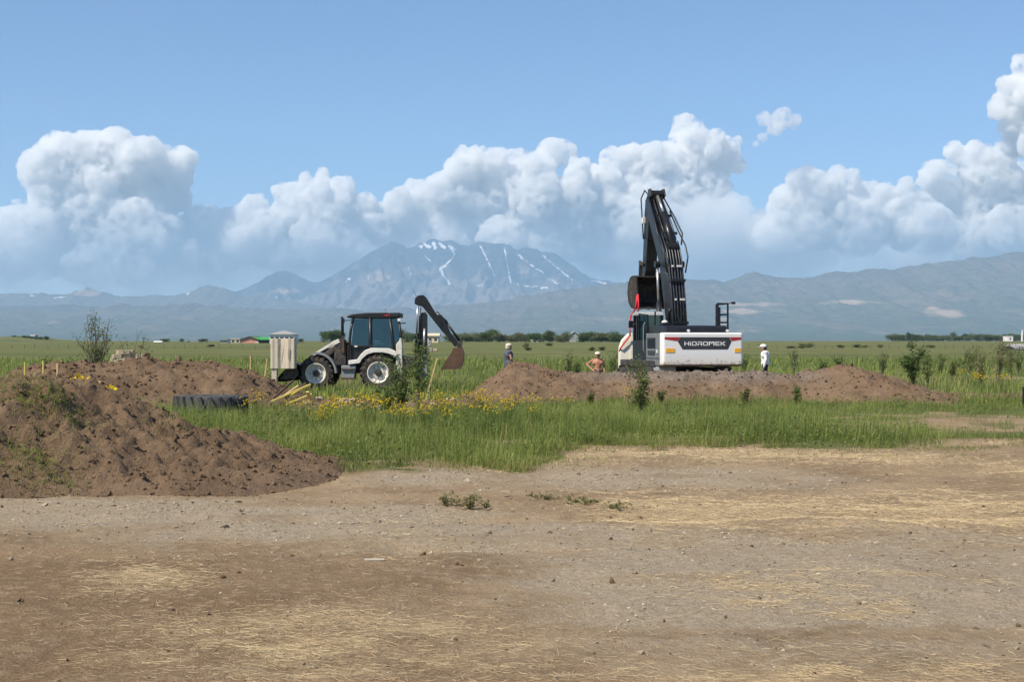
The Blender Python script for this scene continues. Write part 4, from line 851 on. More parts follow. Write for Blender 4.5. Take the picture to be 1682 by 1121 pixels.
for sx in (-1, 1): MB().prism([(by-.05, bz+.0), (by+.0, bz+.2), (by+.55, bz+.2), (by+.6, bz+.0)], 0, KX+sx*.25, KX+sx*.30).build('hinge_ear', M['bucket'], bk)
# ------------------------------------------------------------------ precast frames and sling
def lw(o, v): return o.matrix_world @ Vector(v)
def precast(name, loc, rz, wd, dp, ht, arch_h, arch0, arch1, mat, label, chamfer, grooves=0):
    o = empty(name, loc, rz, label, 'concrete frame')
    cx = (arch0+arch1)/2; rx = (arch1-arch0)/2
    out = [(0, 0), (arch0, 0)]
    for i in range(11): a = math.pi-math.pi*i/10; out.append((cx+rx*math.cos(a), arch_h-min(rx, arch_h*.6)+min(rx, arch_h*.6)*math.sin(a)))
    out += [(arch1, 0), (wd, 0), (wd, ht-.04)]+[(wd-.04, ht)]+chamfer
    return o, out
pw = P(1018, 612, 56.6)
cf = empty('precast_concrete_frame', (pw.x, 56.6, zat(pw.x, 56.6)), 0, 'white concrete frame with arched foot opening beside the excavator cab, red sling over it', 'concrete frame')
arc = [(1.02+.92*math.cos(math.pi-math.pi*i/14), .62+.50*math.sin(math.pi-math.pi*i/14)) for i in range(15)]
MB().prism([(0, 0), (.1, 0)]+arc+[(1.94, 0), (2.04, 0), (2.04, 1.5), (1.95, 1.95), (1.7, 2.25), (.38, 2.25), (.12, 1.98), (.02, 1.7), (0, 1.4)], 1, 0, .9).build('portal', M['concrete_white'], cf, bevel=.03)
MB().box((.42, -.03, 1.14), (.52, .0, 2.2)).build('joint_strip', M['concrete_white'], cf)
mw = Matrix.Translation(EXC) @ Matrix.Rotation(EYAW, 4, 'Z')
hook = mw @ Vector((BX-.62, by-.42, bz-.72))
sl = MB(); dq = 56.45
path = [hook, hook+Vector((-.06, -.03, -.5)), P(1036, 520, 57.0), P(1034.5, 542, 56.4), P(1035, 551, dq-.02)]
sl.tube(path, .034, 6); sl.tube([P(1035, 551, dq-.02), P(1031, 557, dq+.02), P(1026, 563, dq+.04), P(1020, 571, dq+.06), P(1017.6, 576, dq+.2), P(1017.5, 577, dq+.7)], .03, 6)
sl.tube([hook+Vector((.02, 0, .05)), hook+Vector((.05, -.02, -.4)), hook+Vector((-.02, -.05, -.9))], .035, 6)
tag(sl.build('red_sling', M['sling'], None, smooth=True), 'red lifting sling hanging from the excavator bucket onto the white frame', 'sling')
# ------------------------------------------------------------------ backhoe loader, seen from its side
BD = 55.0; BO = Vector((P(580, 560, BD).x, BD, 0)); BO.z = g1(BO.x, BD)
bh = empty('backhoe_loader', BO, 0, 'white and black backhoe loader with its digging arm folded up behind', 'backhoe loader')
def b(px, py, y=0.0): return P(px, py, BD+y)-BO
def bp(px, py, y=0.0): v = b(px, py, y); return (v.x, v.z)
NY = -1.05
def wheel(px, py, y, rpx, w_, name='wheel'):
    c = b(px, py, -.9); r_ = rpx/F*54.0; cz = r_+.0
    c = (c.x, y, cz); s_ = 1 if y > 0 else -1
    tw = MB().lathe([(r_*.58, -w_*.46), (r_*.80, -w_*.5), (r_*.95, -w_*.42), (r_*.98, 0), (r_*.95, w_*.42), (r_*.80, w_*.5), (r_*.58, w_*.46)], 32, 1, c, True)
    for k in range(20):
        a = 2*math.pi*k/20
        for sg in (-1, 1):
            aa = a+(.0 if sg < 0 else math.pi/20); t = Vector((-math.sin(aa), 0, math.cos(aa))); ra = Vector((math.cos(aa), 0, math.sin(aa)))
            cc = Vector(c); p0 = cc+ra*r_*.99+Vector((0, sg*.03, 0)); p1 = cc+ra*r_*.93+Vector((0, sg*w_*.50, 0))+t*r_*.16
            tw.bar(p0, p1, .055, .07, ra)
    wh = tw.build('wheel', M['rubber'], bh)
    f = s_*w_*.5
    MB().lathe([(0, f*.45), (r_*.22, f*.45), (r_*.26, f*.55), (r_*.42, f*.35), (r_*.50, f*.6), (r_*.555, f*1.0), (r_*.60, f*.98), (r_*.60, f*.3), (0, f*.2)], 28, 1, c).build('rim', M['white_dirty'], wh, smooth=False)
    MB().lathe([(0, f*1.05), (r_*.16, f*1.0), (r_*.20, f*.5), (0, f*.4)], 16, 1, c).build('hub', M['black_dusty'], wh)
    for k in range(8): a = 2*math.pi*k/8; MB().lathe([(0, f*.66), (.02, f*.66), (.02, f*.5), (0, f*.5)], 6, 1, (c[0]+r_*.33*math.cos(a), c[1], c[2]+r_*.33*math.sin(a))).build('wheel_nut', M['steel'], wh)
for y in (-.92, .92): wheel(520, 613, y, 28.5, .46); wheel(622, 613, y, 30, .48)
# chassis
MB().prism([bp(505, 604), bp(505, 592), bp(560, 590), bp(660, 590), bp(664, 612), bp(560, 614)], 1, -.45, .45).build('chassis', M['black_dusty'], bh, bevel=.02)
MB().prism([bp(566, 600), bp(590, 600), bp(587, 622), bp(567, 621)], 1, -1.1, -.5).build('fuel_tank', M['grey_paint'], bh, bevel=.03)
MB().box((b(567, 621).x, -1.18, b(0, 622.5).z), (b(588, 621).x, -.9, b(0, 619.5).z)).build('step', M['rust'], bh)
MB().box((b(567, 621).x, -1.18, b(0, 607).z), (b(588, 621).x, -1.0, b(0, 605).z)).build('step', M['black_dusty'], bh)
# hood
MB().prism([bp(508, 596), bp(510, 584), bp(520, 579), bp(552, 569), bp(574, 562), bp(574, 596)], 1, -.46, .46).build('hood', M['black_dusty'], bh, bevel=.03)
MB().prism([bp(516, 582.5), bp(553, 560), bp(556, 563), bp(520, 584.5)], 1, -.62, -.40).build('hood_edge', M['white_dirty'], bh, bevel=.01)
MB().prism([bp(516, 582.5), bp(553, 560), bp(556, 563), bp(520, 584.5)], 1, .40, .62).build('hood_edge', M['white_dirty'], bh, bevel=.01)
MB().prism([bp(553, 600), bp(553, 570), bp(560, 558), bp(566, 556), bp(572, 560), bp(572, 600)], 1, -.75, -.5).build('loader_tower', M['black_dusty'], bh, bevel=.02)
MB().prism([bp(549, 562), bp(560, 557), bp(563, 563), bp(553, 568)], 1, -.78, -.6).build('loader_pivot', M['white_dirty'], bh, bevel=.02)
MB().box((b(566, 0).x, -.82, b(0, 580).z), (b(569.5, 0).x, -.7, b(0, 552).z)).build('red_post', M['rust'], bh, bevel=.01)
# front mudguard
def arch(cpx, cpy, r0, r1, a0, a1, y0, y1, name, mat, n=14):
    o_ = []; i_ = []
    for k in range(n+1):
        a = R(a0+(a1-a0)*k/n); o_.append(bp(cpx+r1*math.cos(a), cpy-r1*math.sin(a), -.9)); i_.append(bp(cpx+r0*math.cos(a), cpy-r0*math.sin(a), -.9))
    mb = MB()
    for k in range(n): mb.prism([o_[k], o_[k+1], i_[k+1], i_[k]], 1, y0, y1)
    return mb.build(name, mat, bh)
arch(520, 613, 31, 34, 0, 100, -1.15, -.70, 'mudguard', M['grey_paint']); arch(520, 613, 31, 34, 0, 100, .70, 1.15, 'mudguard', M['grey_paint'])
# rear fender: white arch band with flat foot towards the door
for y0, y1 in ((-1.16, -.62), (.62, 1.16)):
    out = [bp(573.5, 599.5, -.9), bp(573.5, 592.5, -.9), bp(588, 590.5, -.9), bp(594, 582, -.9), bp(601, 575.5, -.9), bp(610, 572, -.9), bp(640, 572.5, -.9), bp(650, 577, -.9), bp(654, 583, -.9)]
    inn_ = [bp(650, 586, -.9), bp(640, 581.5, -.9), bp(630, 579.5, -.9), bp(615, 579.5, -.9), bp(604, 583, -.9), bp(596, 590, -.9), bp(592, 597, -.9)]
    MB().prism(out+inn_, 1, y0, y1).build('rear_fender', M['white'], bh, bevel=.02)
# lower cab body and door panel
lc = MB().prism([bp(574, 598), bp(574, 568), bp(599, 568), bp(603, 572), bp(660, 572), bp(660, 590), bp(592, 592), bp(588, 598)], 1, -.80, .80).build('lower_body', M['black_trim'], bh, bevel=.02)
cab = MB()
ca = [(576, 568), (575.5, 545), (579.5, 524)]          # front post
for y in (-.86, .86):
    s_ = 1 if y > 0 else -1
    cab.tube([b(574.5, 596, y), b(574.5, 560, y), b(576, 545, y), b(580, 522, y*.94)], .055, 6)
    cab.tube([b(608.5, 572, y), b(608.5, 560, y), b(608, 522, y*.94)], .075, 6)
    cab.tube([b(647, 574, y), b(645, 556, y), b(640, 522, y*.94)], .06, 6)
    cab.tube([b(659.5, 590, y*.9), b(659, 560, y*.9), b(654.5, 522, y*.86)], .055, 6)
    cab.tube([b(574.5, 568, y), b(610, 570, y)], .03, 6)
for (px_, py_, kk_) in ((574.5, 596, .86), (580, 522, .81), (640, 522, .81), (654.5, 522, .74), (659.5, 590, .77)): cab.tube([b(px_, py_, -kk_), b(px_, py_, kk_)], .04, 6)
cab = cab.build('cab_frame', M['black_trim'], bh, smooth=True)
for y in (-.85, .85):
    def quad(pts): 
        mb = MB(); mb.add([b(px, py, y*(1 if py > 530 else .94)+o_) for o_ in (-.004, .004) for px, py in pts], [(0,1,2,3),(7,6,5,4),(0,4,5,1),(1,5,6,2),(2,6,7,3),(3,7,4,0)]); return mb
    quad([(577, 596), (577, 546), (582, 524), (606, 524)][:3]+[(606.5, 524)]) if False else None
    quad([(577, 568), (581.5, 524), (606.5, 524), (607, 570)]).build('side_window', M['glass'], cab)
    quad([(610.5, 571), (610, 524), (638.5, 524), (645, 572)]).build('side_window', M['glass'], cab)
    quad([(648, 572), (642, 524), (653.5, 524), (658, 572)]).build('side_window', M['glass'], cab)
def xquad(pa, pb, y0, y1, name):
    vs = [b(*pa, y0), b(*pb, y0), b(*pb, y1), b(*pa, y1)]; vs += [v+Vector((.008, 0, 0)) for v in vs]
    MB().add(vs, [(0,1,2,3),(7,6,5,4),(0,4,5,1),(1,5,6,2),(2,6,7,3),(3,7,4,0)]).build(name, M['glass'], cab)
xquad((575, 566), (580, 524), -.8, .8, 'windscreen'); xquad((659, 572), (655, 524), -.76, .76, 'rear_window')
rf = MB().prism([bp(574, 523), bp(574.5, 519.5), bp(582, 517), bp(605, 514.8), bp(640, 514.5), bp(646, 516), bp(658, 517), bp(659, 522), bp(640, 524)], 1, -.88, .88).build('roof', M['black_trim'], bh, bevel=.03)
MB().prism([bp(629, 519.2, -.9), bp(634, 516.6, -.9), bp(639, 516.8, -.9), bp(641, 519.2, -.9)], 1, -.9, -.86).build('red_decal', M['red'], rf)
for y in (-.7, -.35, .35, .7): MB().box((b(643, 0).x, y-.1, b(0, 522).z), (b(659.5, 0).x, y+.1, b(0, 514.6).z)).build('work_light', M['black_trim'], rf, bevel=.02)
MB().box((b(656, 0).x, -.86, b(0, 529).z), (b(661, 0).x, -.72, b(0, 524).z)).build('work_light', M['clamp'], rf, bevel=.01)
MB().tube([b(633, 515, -.6), b(633, 507, -.6)], .008, 4).build('antenna', M['black_trim'], rf)
MB().tube([b(562.5, 590, -.55), b(562.5, 524, -.55), b(561, 520.5, -.55)], .055, 10).build('exhaust_stack', M['black_trim'], bh, smooth=True)
MB().bar(b(565, 527, -.95), b(580, 526, -.9), .03, .03).box(tuple(b(563, 531, -1.0)), tuple(b(566, 524, -.9))).build('mirror', M['black_trim'], bh)
MB().bar(b(655, 532, -.9), b(666, 531, -.95), .06, .04).build('rear_wiper_arm', M['black_trim'], bh)
MB().box(tuple(b(582, 570.6, -.90)), tuple(b(587, 568.2, -.86))).build('door_handle', M['clamp'], bh)
# seat and white papers at the side window
MB().prism([bp(612, 572), bp(612, 565), bp(628, 563), bp(631, 540), bp(637, 538), bp(640, 572)], 1, -.28, .28).ball(b(633, 537), .16, 2, (.8, 1, 1)).build('operator_seat', M['seat'], bh, bevel=.03)
MB().tube([b(592, 572), b(590, 556)], .04, 8).lathe([(.16, -.02), (.2, 0), (.16, .02)], 16, 0, tuple(b(590, 555)), True).build('steering_column', M['seat'], bh)
MB().prism([bp(614.5, 567, -.84), bp(614.5, 560, -.84), bp(623, 560.5, -.84), bp(623.5, 562, -.84), bp(631, 563.5, -.84), bp(631.5, 567, -.84)], 1, -.835, -.825).build('white_paper', M['letter'], bh)
# loader arms and front bucket resting low
for y in (-.62, .62):
    MB().prism([bp(553, 568), bp(558, 574), bp(536, 592), bp(512, 606), bp(495, 613), bp(490, 609), bp(505, 596), bp(530, 584)], 1, y-.07, y+.07).build('loader_arm', M['black_dusty'], bh, bevel=.02)
    MB().tube([b(556, 592, y*1.12), b(530, 597, y*1.12)], .06, 8).build('loader_cylinder', M['black_dusty'], bh, smooth=True)
lbk = [(500, 600), (492, 596), (480, 603), (470, 612), (463, 622), (461, 626), (475, 626), (495, 624), (503, 616)]
lin = [(496, 604), (490, 601), (482, 607), (474, 614), (468, 621), (468, 622.5), (478, 622.5), (493, 620.5), (498, 614)]
mb = MB(); n = len(lbk)
for i in list(range(3, n-1))+[n-1]+[0]:
    j = (i+1) % n; mb.prism([bp(*lbk[i]), bp(*lbk[j]), bp(*lin[j]), bp(*lin[i])], 1, -1.15, 1.15)
fb = mb.build('front_bucket', M['black_dusty'], bh)
for y in (-1.15, 1.11): MB().prism([bp(*p) for p in lbk], 1, y, y+.04).build('side_plate', M['black_dusty'], fb)
# rear frame, stabilisers, slewing post
for y in (-.95, .95): 
    st_ = MB().prism([bp(651, 616, y), bp(651, 566, y), bp(656, 560, y), bp(657, 556, y), bp(659.5, 556, y), bp(661, 570, y), bp(661, 616, y)], 1, y-.1, y+.1).build('stabiliser_leg', M['white_dirty'], bh, bevel=.02)
    MB().prism([bp(646, 634, y), bp(649, 628, y), bp(663, 628, y), bp(667, 634, y)], 1, y-.25, y+.25).build('stabiliser_foot', M['black_dusty'], st_, bevel=.01)
    MB().tube([b(656, 612, y), b(656, 630, y)], .05, 8).build('piston_rod', M['chrome'], st_)
MB().prism([bp(660, 616), bp(660, 585), bp(684, 588), bp(684, 612)], 1, -.95, .95).build('rear_frame', M['black_dusty'], bh, bevel=.02)
MB().prism([bp(682, 622), bp(682, 596), bp(690, 584), bp(700, 582), bp(703, 596), bp(703, 616), bp(697, 622)], 1, -.22, .22).build('slew_post', M['grey_paint'], bh, bevel=.02)
# boom stands upright, the dipper reaches down and away
bm_ = MB().prism([bp(688, 604), bp(687, 560), bp(688.5, 520), bp(693, 514), bp(699, 513), bp(702, 518), bp(702, 560), bp(700, 604)], 1, -.17, .17).build('boom', M['black'], bh, bevel=.02)
MB().tube([b(685, 602, -.2), b(684.5, 548, -.2)], .07, 10).build('boom_cylinder', M['black'], bm_, smooth=True)
MB().tube([b(684.5, 548, -.2), b(686, 502, -.2)], .035, 8).build('piston_rod', M['chrome'], bm_, smooth=True)
MB().tube([b(696, 580, -.22), b(697.5, 540, -.22)], .05, 8).build('hydraulic_pipe', M['chrome'], bm_, smooth=True)
MB().tube([b(691, 600, -.21), b(690, 530, -.21), b(691, 505, -.21)], .025, 6).build('hose', M['black_trim'], bm_, smooth=True)
dp = MB().prism([bp(681, 499), bp(682, 490), bp(687, 485.5), bp(696, 485), bp(701, 490), bp(717, 517), bp(726, 518), bp(731, 527), bp(740, 546), bp(752, 562), bp(751, 568), bp(747, 570), bp(737, 556), bp(725, 543), bp(707, 520), bp(694, 504), bp(686, 502)], 1, -.15, .15).build('dipper', M['black'], bh, bevel=.02)
MB().tube([b(716, 514, .0), b(734, 531, .0)], .075, 10).build('bucket_cylinder', M['black'], dp, smooth=True)
MB().tube([b(734, 531, 0), b(755, 560, 0)], .045, 8).build('piston_rod', M['black_trim'], dp, smooth=True)
MB().tube([b(684, 487, -.1), b(681, 481, -.12), b(678, 476, -.14)], .008, 4).build('loose_hose', M['black_trim'], dp)
MB().prism([bp(688, 495, -.18), bp(700, 505, -.18), bp(722, 538, -.18), bp(726, 530, -.18), bp(700, 494, -.18)], 1, -.2, -.16).build('dipper_plate', M['black_trim'], dp)
for y in (-.19, .15): MB().prism([bp(750, 566), bp(757, 558), bp(760, 561), bp(757, 577), bp(752, 576)], 1, y, y+.04).build('bucket_link', M['black_dusty'], bh)
# digging bucket curled under
bo = [(744, 573), (759, 571), (762.5, 580), (761.5, 594), (757, 606)]
bi = [(746, 577), (756, 575.5), (759, 581), (758, 593), (754, 604)]
mb = MB()
for i in range(len(bo)-1): mb.prism([bp(*bo[i]), bp(*bo[i+1]), bp(*bi[i+1]), bp(*bi[i])], 1, -.38, .38)
dbk = mb.build('digging_bucket', M['rust'], bh)
for y in (-.40, .36): MB().prism([bp(724.5, 607.5), bp(734, 591), bp(742, 580), bp(746, 572), bp(759, 571), bp(762.5, 580), bp(761.5, 594), bp(757, 606.5), bp(745, 607)], 1, y, y+.04).build('side_plate', M['rust'], dbk)
MB().prism([bp(724.5, 607.5), bp(733, 592), bp(736, 594), bp(728, 607.5)], 1, -.36, .36).build('cutting_edge', M['rust'], dbk)
for i in range(4): MB().prism([bp(726, 607), bp(729, 602), bp(722.5, 612)], 1, -.33+i*.2, -.25+i*.2).build('tooth', M['steel'], dbk)
# pale boxes of the far stabiliser seen behind the arm
MB().box(tuple(b(703, 579, .9)), tuple(b(711, 572, 1.2))).box(tuple(b(703, 570, .9)), tuple(b(709, 560, 1.1))).build('control_tower', M['grey_pale'], bh, bevel=.02)
MB().box(tuple(b(711, 578, .9)), tuple(b(719, 573, 1.15))).build('tool_box', M['stone'], bh, bevel=.02)
# ------------------------------------------------------------------ tall beige element standing before the loader
CD = 53.2; cpos = P(443, 620, CD)
tb = empty('concrete_panel', (cpos.x, CD, zat(cpos.x, CD)), 0, 'tall beige concrete panel with dark streaks on one foot, before the front bucket', 'concrete panel')
def tp(px, py): v = P(px, py, CD); return (v.x-cpos.x, v.z-tb.location.z)
folds = 11; out = []
x0, x1 = tp(444.5, 0)[0], tp(484, 0)[0]
for i in range(folds*4+1):
    u = i/(folds*4); out.append((x0+(x1-x0)*u, -.030*math.sin(u*9+.6)-.018*math.sin(u*23+1)*math.sin(u*5)))
mb = MB(); mb.prism(out+[(x1, .5), (x0, .5)], 2, tp(0, 606)[1], tp(0, 556.5)[1])
mb.build('panel', M['concrete'], tb, bevel=.008)
MB().box((tp(446, 0)[0], .02, -.1), (tp(454.5, 0)[0], .3, tp(0, 606)[1])).build('foot', M['concrete'], tb, bevel=.02)
for (a, c_, d, e_) in ((457, 588, 461, 566), (474, 590, 475, 572)):
    p = tp(a, c_); q = tp(d, e_); MB().bar((p[0], -.062, p[1]), (q[0], -.062, q[1]), .018, .012).build('streak', M['rust'], tb)
# ------------------------------------------------------------------ old tyre, stakes, boards, rubble
ty = P(346, 690, 35); tz = zat(ty.x, 35)
tyre = empty('old_tyre', (ty.x, 35, tz-.06), .3, 'worn black loader tyre lying flat in the grass by the earth heap', 'tyre')
MB().lathe([(.46, .08), (.60, .02), (.78, .03), (.845, .14), (.845, .50), (.78, .61), (.60, .62), (.46, .56), (.44, .3)], 40, 2, (0, 0, 0), True).build('carcass', M['rubber_old'], tyre, smooth=True)
for k in range(22):
    a = 2*math.pi*k/22; c, s_ = math.cos(a), math.sin(a); ce, se = math.cos(a+.12), math.sin(a+.12)
    MB().bar((c*.86, s_*.86, .05), (ce*.87, se*.87, .33), .09, .09, (c, s_, 0)).build('tread_lug', M['rubber_old'], tyre)
    MB().bar((ce*.87, se*.87, .33), (math.cos(a+.02)*.86, math.sin(a+.02)*.86, .59), .09, .09, (c, s_, 0)).build('tread_lug', M['rubber_old'], tyre)
def stake(px, py_top, D, h_, lean, mat, label, wd=.045, base_py=None):
    p = P(px, py_top, D); z = zat(p.x, D); top = p.z; L = max(top-z+.05, .2)
    o = MB().bar((-lean*L, 0, -.1), (0, 0, L-.05), wd, wd*.7).build('wooden_stake', M[mat], None, bevel=.004); o.location = (p.x, D, z); tag(o, label, 'stake', 'survey stakes'); return o
stake(94.5, 598, 26, .6, .0, 'wood', 'bare wooden survey stake standing closest to the large front mound')
stake(71, 593, 33, .6, .0, 'wood_yellow', 'yellow topped stake next after the bare stake')
stake(41, 596, 36, .6, .02, 'wood_yellow', 'short yellow stake standing outermost along the heap')
stake(101, 592, 50, .4, 0, 'wood_yellow', 'tiny far yellow stake peeping over the back of the heap')
stake(313, 592, 49, .4, .0, 'wood', 'small stake tip on the crest of the flat topped heap', .05)
stake(411.5, 585.5, 47.5, .6, .0, 'wood', 'upright pale stake rising behind the flat topped heap', .06)
stake(439, 590, 49, .6, .14, 'wood', 'leaning pale stake beside the beige concrete panel', .06)
stake(718, 589, 44, 1.3, .28, 'wood', 'long slanting yellow stake near the digging bucket', .055)
# broken boards: each lies across the spoil
rnd = random.Random(8)
for i, (xa, ya, xb, yb, D, lab) in enumerate(((446, 672, 506, 645, 39.6, 'longest yellow board at the front of the broken pile'), (450, 668, 481, 640, 39.9, 'dark edged board tilted steeply on the broken pile'), (456, 669, 490, 645, 39.75, 'narrow board second from the front of the pile'), (470, 667, 512, 650, 39.5, 'short raw board poking out low in the pile'), (468, 664, 503, 641, 40.1, 'rear red brown board of the broken pile'), (505, 644, 512, 664, 39.4, 'crooked broken lath standing at the pile end'), (476, 659, 510, 640, 40.3, 'topmost thin plank leaning at the back of the pile'))):
    p = P(xa, ya, D); q = P(xb, yb, D+.35); o = MB().bar((0, 0, 0), tuple(q-p), .085, .045).build('wooden_board', M['wood' if i % 3 else 'wood_yellow'] if i not in (1, 4) else M['rust'], None, bevel=.004)
    o.location = p; o.location.z = max(p.z, zat(p.x, D)+.03); tag(o, lab, 'board', 'broken boards')
for i in range(30):
    px = rnd.choice([rnd.uniform(505, 640), rnd.uniform(520, 600), rnd.uniform(680, 770)]); D = rnd.uniform(38.6, 40.4); p = P(px, 660, D); r_ = rnd.uniform(.03, .085)
    V, Fc = CL[i % 6]; me = bpy.data.meshes.new('stone'); me.from_pydata([tuple(v*r_*np.array([1.3, 1, .8])) for v in V], [], [tuple(int(q) for q in f) for f in Fc])
    o = link('stone', me, M['stone']); o.location = (p.x, D, zat(p.x, D)+r_*.35); o.rotation_euler.z = rnd.uniform(0, 6)
    tag(o, 'pale rubble stone lying on the low strip of spoil', 'stone', 'rubble on the strip of spoil')
# sliver of wood and a pale stone lying on the track
q = P(615, 921, H*F/(921-560.5)); o = MB().bar((-.085, 0, 0), (.085, .01, 0), .02, .012).build('wood_splinter', M['cloth_cream'], None); o.location = (q.x, q.y, g1(q.x, q.y)+.012); tag(o, 'small pale splinter of wood lying alone on the track', 'wood splinter')
# pale ruined blocks beyond the heap
rb = P(215, 592, 78); gzr = g1(rb.x, 78)
ru = empty('ruined_wall', (rb.x, 78, gzr), 0, 'low ruined pale block wall behind the tall sapling', 'ruined wall')
def rx_(px): return P(px, 0, 78).x-rb.x
for i in range(110):
    row = rnd.choice([0, 1, 2, 2, 3, 3, 4, 5]); px = rnd.uniform(180, 246) if row < 3 else rnd.uniform(188, 236) if row < 5 else rnd.uniform(194, 214)
    x = rx_(px); s_ = rnd.uniform(.14, .24); m_ = MB().box((-s_, -.15, 0), (s_, .15, .21)); o = m_.build('stone_block', M['stone'], ru, bevel=.015); o.location = (x, rnd.uniform(-.25, .25), .02+row*.22); o.rotation_euler = (rnd.uniform(-.08, .08), rnd.uniform(-.08, .08), rnd.uniform(-.4, .4))
MB().box((rx_(196), -.1, 0), (rx_(214), .12, 1.30)).box((rx_(182), .0, 0), (rx_(240), .12, .85)).build('wall_face', M['stone'], ru, bevel=.03)
# ------------------------------------------------------------------ shrubs and saplings
def shrub(name, px, py, D, h_, spread, nst, nleaf, lsize, mat, label, seed, cat='shrub', up=.9, trunk=.012, base_leaf=.12, z=None):
    rd = random.Random(seed); x = P(px, py, D).x; zz = zat(x, D) if z is None else z
    o = empty(name, (x, D, zz-.03), 0, label, cat)
    mb = MB(); tips = []
    for i in range(nst):
        a = rd.uniform(0, 6.28); sp_ = spread*rd.uniform(.15, 1); hh = h_*rd.uniform(.55, 1.0) if i else h_
        if i == 0: sp_ = spread*.15
        p = []; K = 6
        for k in range(K+1):
            t = k/K; q = Vector((math.cos(a)*sp_*t**1.3+rd.gauss(0, .02)*h_*t, math.sin(a)*sp_*t**1.3+rd.gauss(0, .02)*h_*t, hh*t)); p.append(q)
        mb.tube(p, [trunk*h_*(1-.8*k/K) for k in range(K+1)], 5); tips.append(p)
        for j in range(4):
            k = rd.randint(2, K-1); q0 = p[k]; aa = rd.uniform(0, 6.28); L = h_*rd.uniform(.10, .24)
            q1 = q0+Vector((math.cos(aa)*L*.7, math.sin(aa)*L*.7, L*up)); mb.tube([q0, (q0+q1)/2+Vector((0, 0, -.02*h_)), q1], [trunk*h_*.4, trunk*h_*.3, trunk*h_*.1], 4); tips.append([q0, q0.lerp(q1, .4), q0.lerp(q1, .7), q1])
    mb.build('stem', M['bark'], o, fix=False)
    pts = []
    for i in range(nleaf):
        p = rd.choice(tips); t = rd.uniform(base_leaf, 1)**.8*(len(p)-1); k = min(int(t), len(p)-2); q = p[k].lerp(p[k+1], t-k); g_ = .035*h_; pts.append((q.x+rd.gauss(0, g_), q.y+rd.gauss(0, g_), max(.02, q.z+rd.gauss(0, g_))))
    V, lp, ct = leaf_cloud(pts, lsize, seed); np_mesh('foliage', V, lp, ct, M[mat], o)
    return o
shrub('leafy_shrub', 660, 690, 35.0, 1.6, .42, 12, 1300, .07, 'shrub', 'bushy green shrub in the grass in front of the backhoe rear wheel', 1)
shrub('leafy_shrub', 686, 690, 36.2, 2.05, .25, 6, 900, .07, 'shrub', 'taller thin shrub hiding the backhoe slew post', 2)
shrub('leafy_shrub', 636, 690, 34.2, .95, .30, 7, 800, .065, 'shrub', 'low rounded shrub in the grass before the backhoe fender', 3)
shrub('slender_sapling', 1052, 700, 33.0, 1.55, .20, 6, 1100, .06, 'shrub', 'slender upright sapling standing before the excavator cab', 4)
shrub('leafy_shrub', 1500, 640, 57, 1.95, .5, 10, 1500, .10, 'shrub_dark', 'dark dense shrub at the end of the berm', 5)
shrub('leafy_shrub', 1524, 640, 58, 1.7, .3, 5, 450, .09, 'shrub', 'light upright shrub just behind the dark dense one', 6)
shrub('tall_sapling', 158, 600, 58, 3.1, .8, 13, 1050, .085, 'shrub_pale', 'tall pale green sapling against the sky behind the heap', 7, 'sapling')
shrub('sparse_sapling', 222, 600, 60, 2.4, .75, 7, 240, .085, 'shrub_pale', 'sparse twiggy sapling standing beside the pale block wall', 8, 'sapling')
shrub('leafy_shrub', 190, 600, 57, 1.3, .5, 8, 600, .08, 'shrub_pale', 'low bushy growth at the foot of the tall sapling', 9)
shrub('leafy_shrub', 1352, 620, 62, 1.15, .4, 8, 700, .09, 'shrub', 'round green shrub just behind the berm peak', 10)
shrub('leafy_shrub', 1380, 615, 66, 1.2, .35, 7, 600, .09, 'shrub_dark', 'upright green shrub second behind the berm peak', 11)
shrub('slender_sapling', 1305, 612, 78, 1.5, .5, 6, 260, .10, 'shrub_pale', 'tiny pale trunked sapling alone in the meadow near the man in white', 12, 'sapling')
shrub('leafy_shrub', 1450, 618, 70, 1.5, .4, 6, 350, .09, 'shrub_pale', 'thin airy shrub above the earth path', 13)
for i, (px, py, D, h_, m_, lab) in enumerate(((1545, 615, 74, 1.2, 'shrub', 'small leafy shrub beyond the earth path'), (1593, 620, 72, 1.6, 'shrub_dark', 'dark shrub standing taller beyond the path'), (1610, 640, 58, 1.7, 'shrub_olive', 'olive brown shrub in front of the path'), (1640, 635, 62, 2.1, 'shrub_olive', 'tall twiggy olive shrub near the frame edge'), (1662, 620, 68, 1.8, 'shrub', 'wide green shrub by the frame edge'), (1672, 615, 75, 1.7, 'shrub_dark', 'dark green shrub cut by the frame edge'), (1565, 620, 68, 1.0, 'shrub_olive', 'low olive shrub along the path'), (1195, 602, 85, 1.5, 'shrub', 'weedy shrub showing under the counterweight corner'), (1222, 604, 80, 1.2, 'shrub', 'leafy weed between counterweight and man in white'), (932, 608, 68, 1.5, 'shrub', 'slender weed standing alone past the berm peak'), (950, 610, 66, .9, 'shrub_dark', 'dark low weed beside the bare chested man'), (1008, 612, 70, 1.4, 'shrub', 'dark leafy weed between bare chested man and white frame'), (112, 598, 60, 1.3, 'shrub_dark', 'small dark shrub in the field by the stakes'), (78, 596, 66, 1.2, 'shrub_dark', 'low dark shrub outermost in the field by the stakes'), (1085, 665, 41.5, .55, 'shrub_olive', 'tuft of olive weed rooted on the berm front'), (1225, 668, 40.6, .6, 'shrub_olive', 'weed clump at the berm foot under the counterweight'), (970, 668, 41.0, .5, 'shrub_olive', 'weed clump at the berm foot below the bare chested man'), (1310, 670, 40.4, .7, 'shrub', 'leafy weed at the berm foot below the man in white'))):
    shrub('leafy_shrub' if h_ > .8 else 'weed', px, py, D, h_, h_*.32, 8, 420, .085 if D > 50 else .06, m_, lab, 40+i, 'shrub' if h_ > .8 else 'weed')
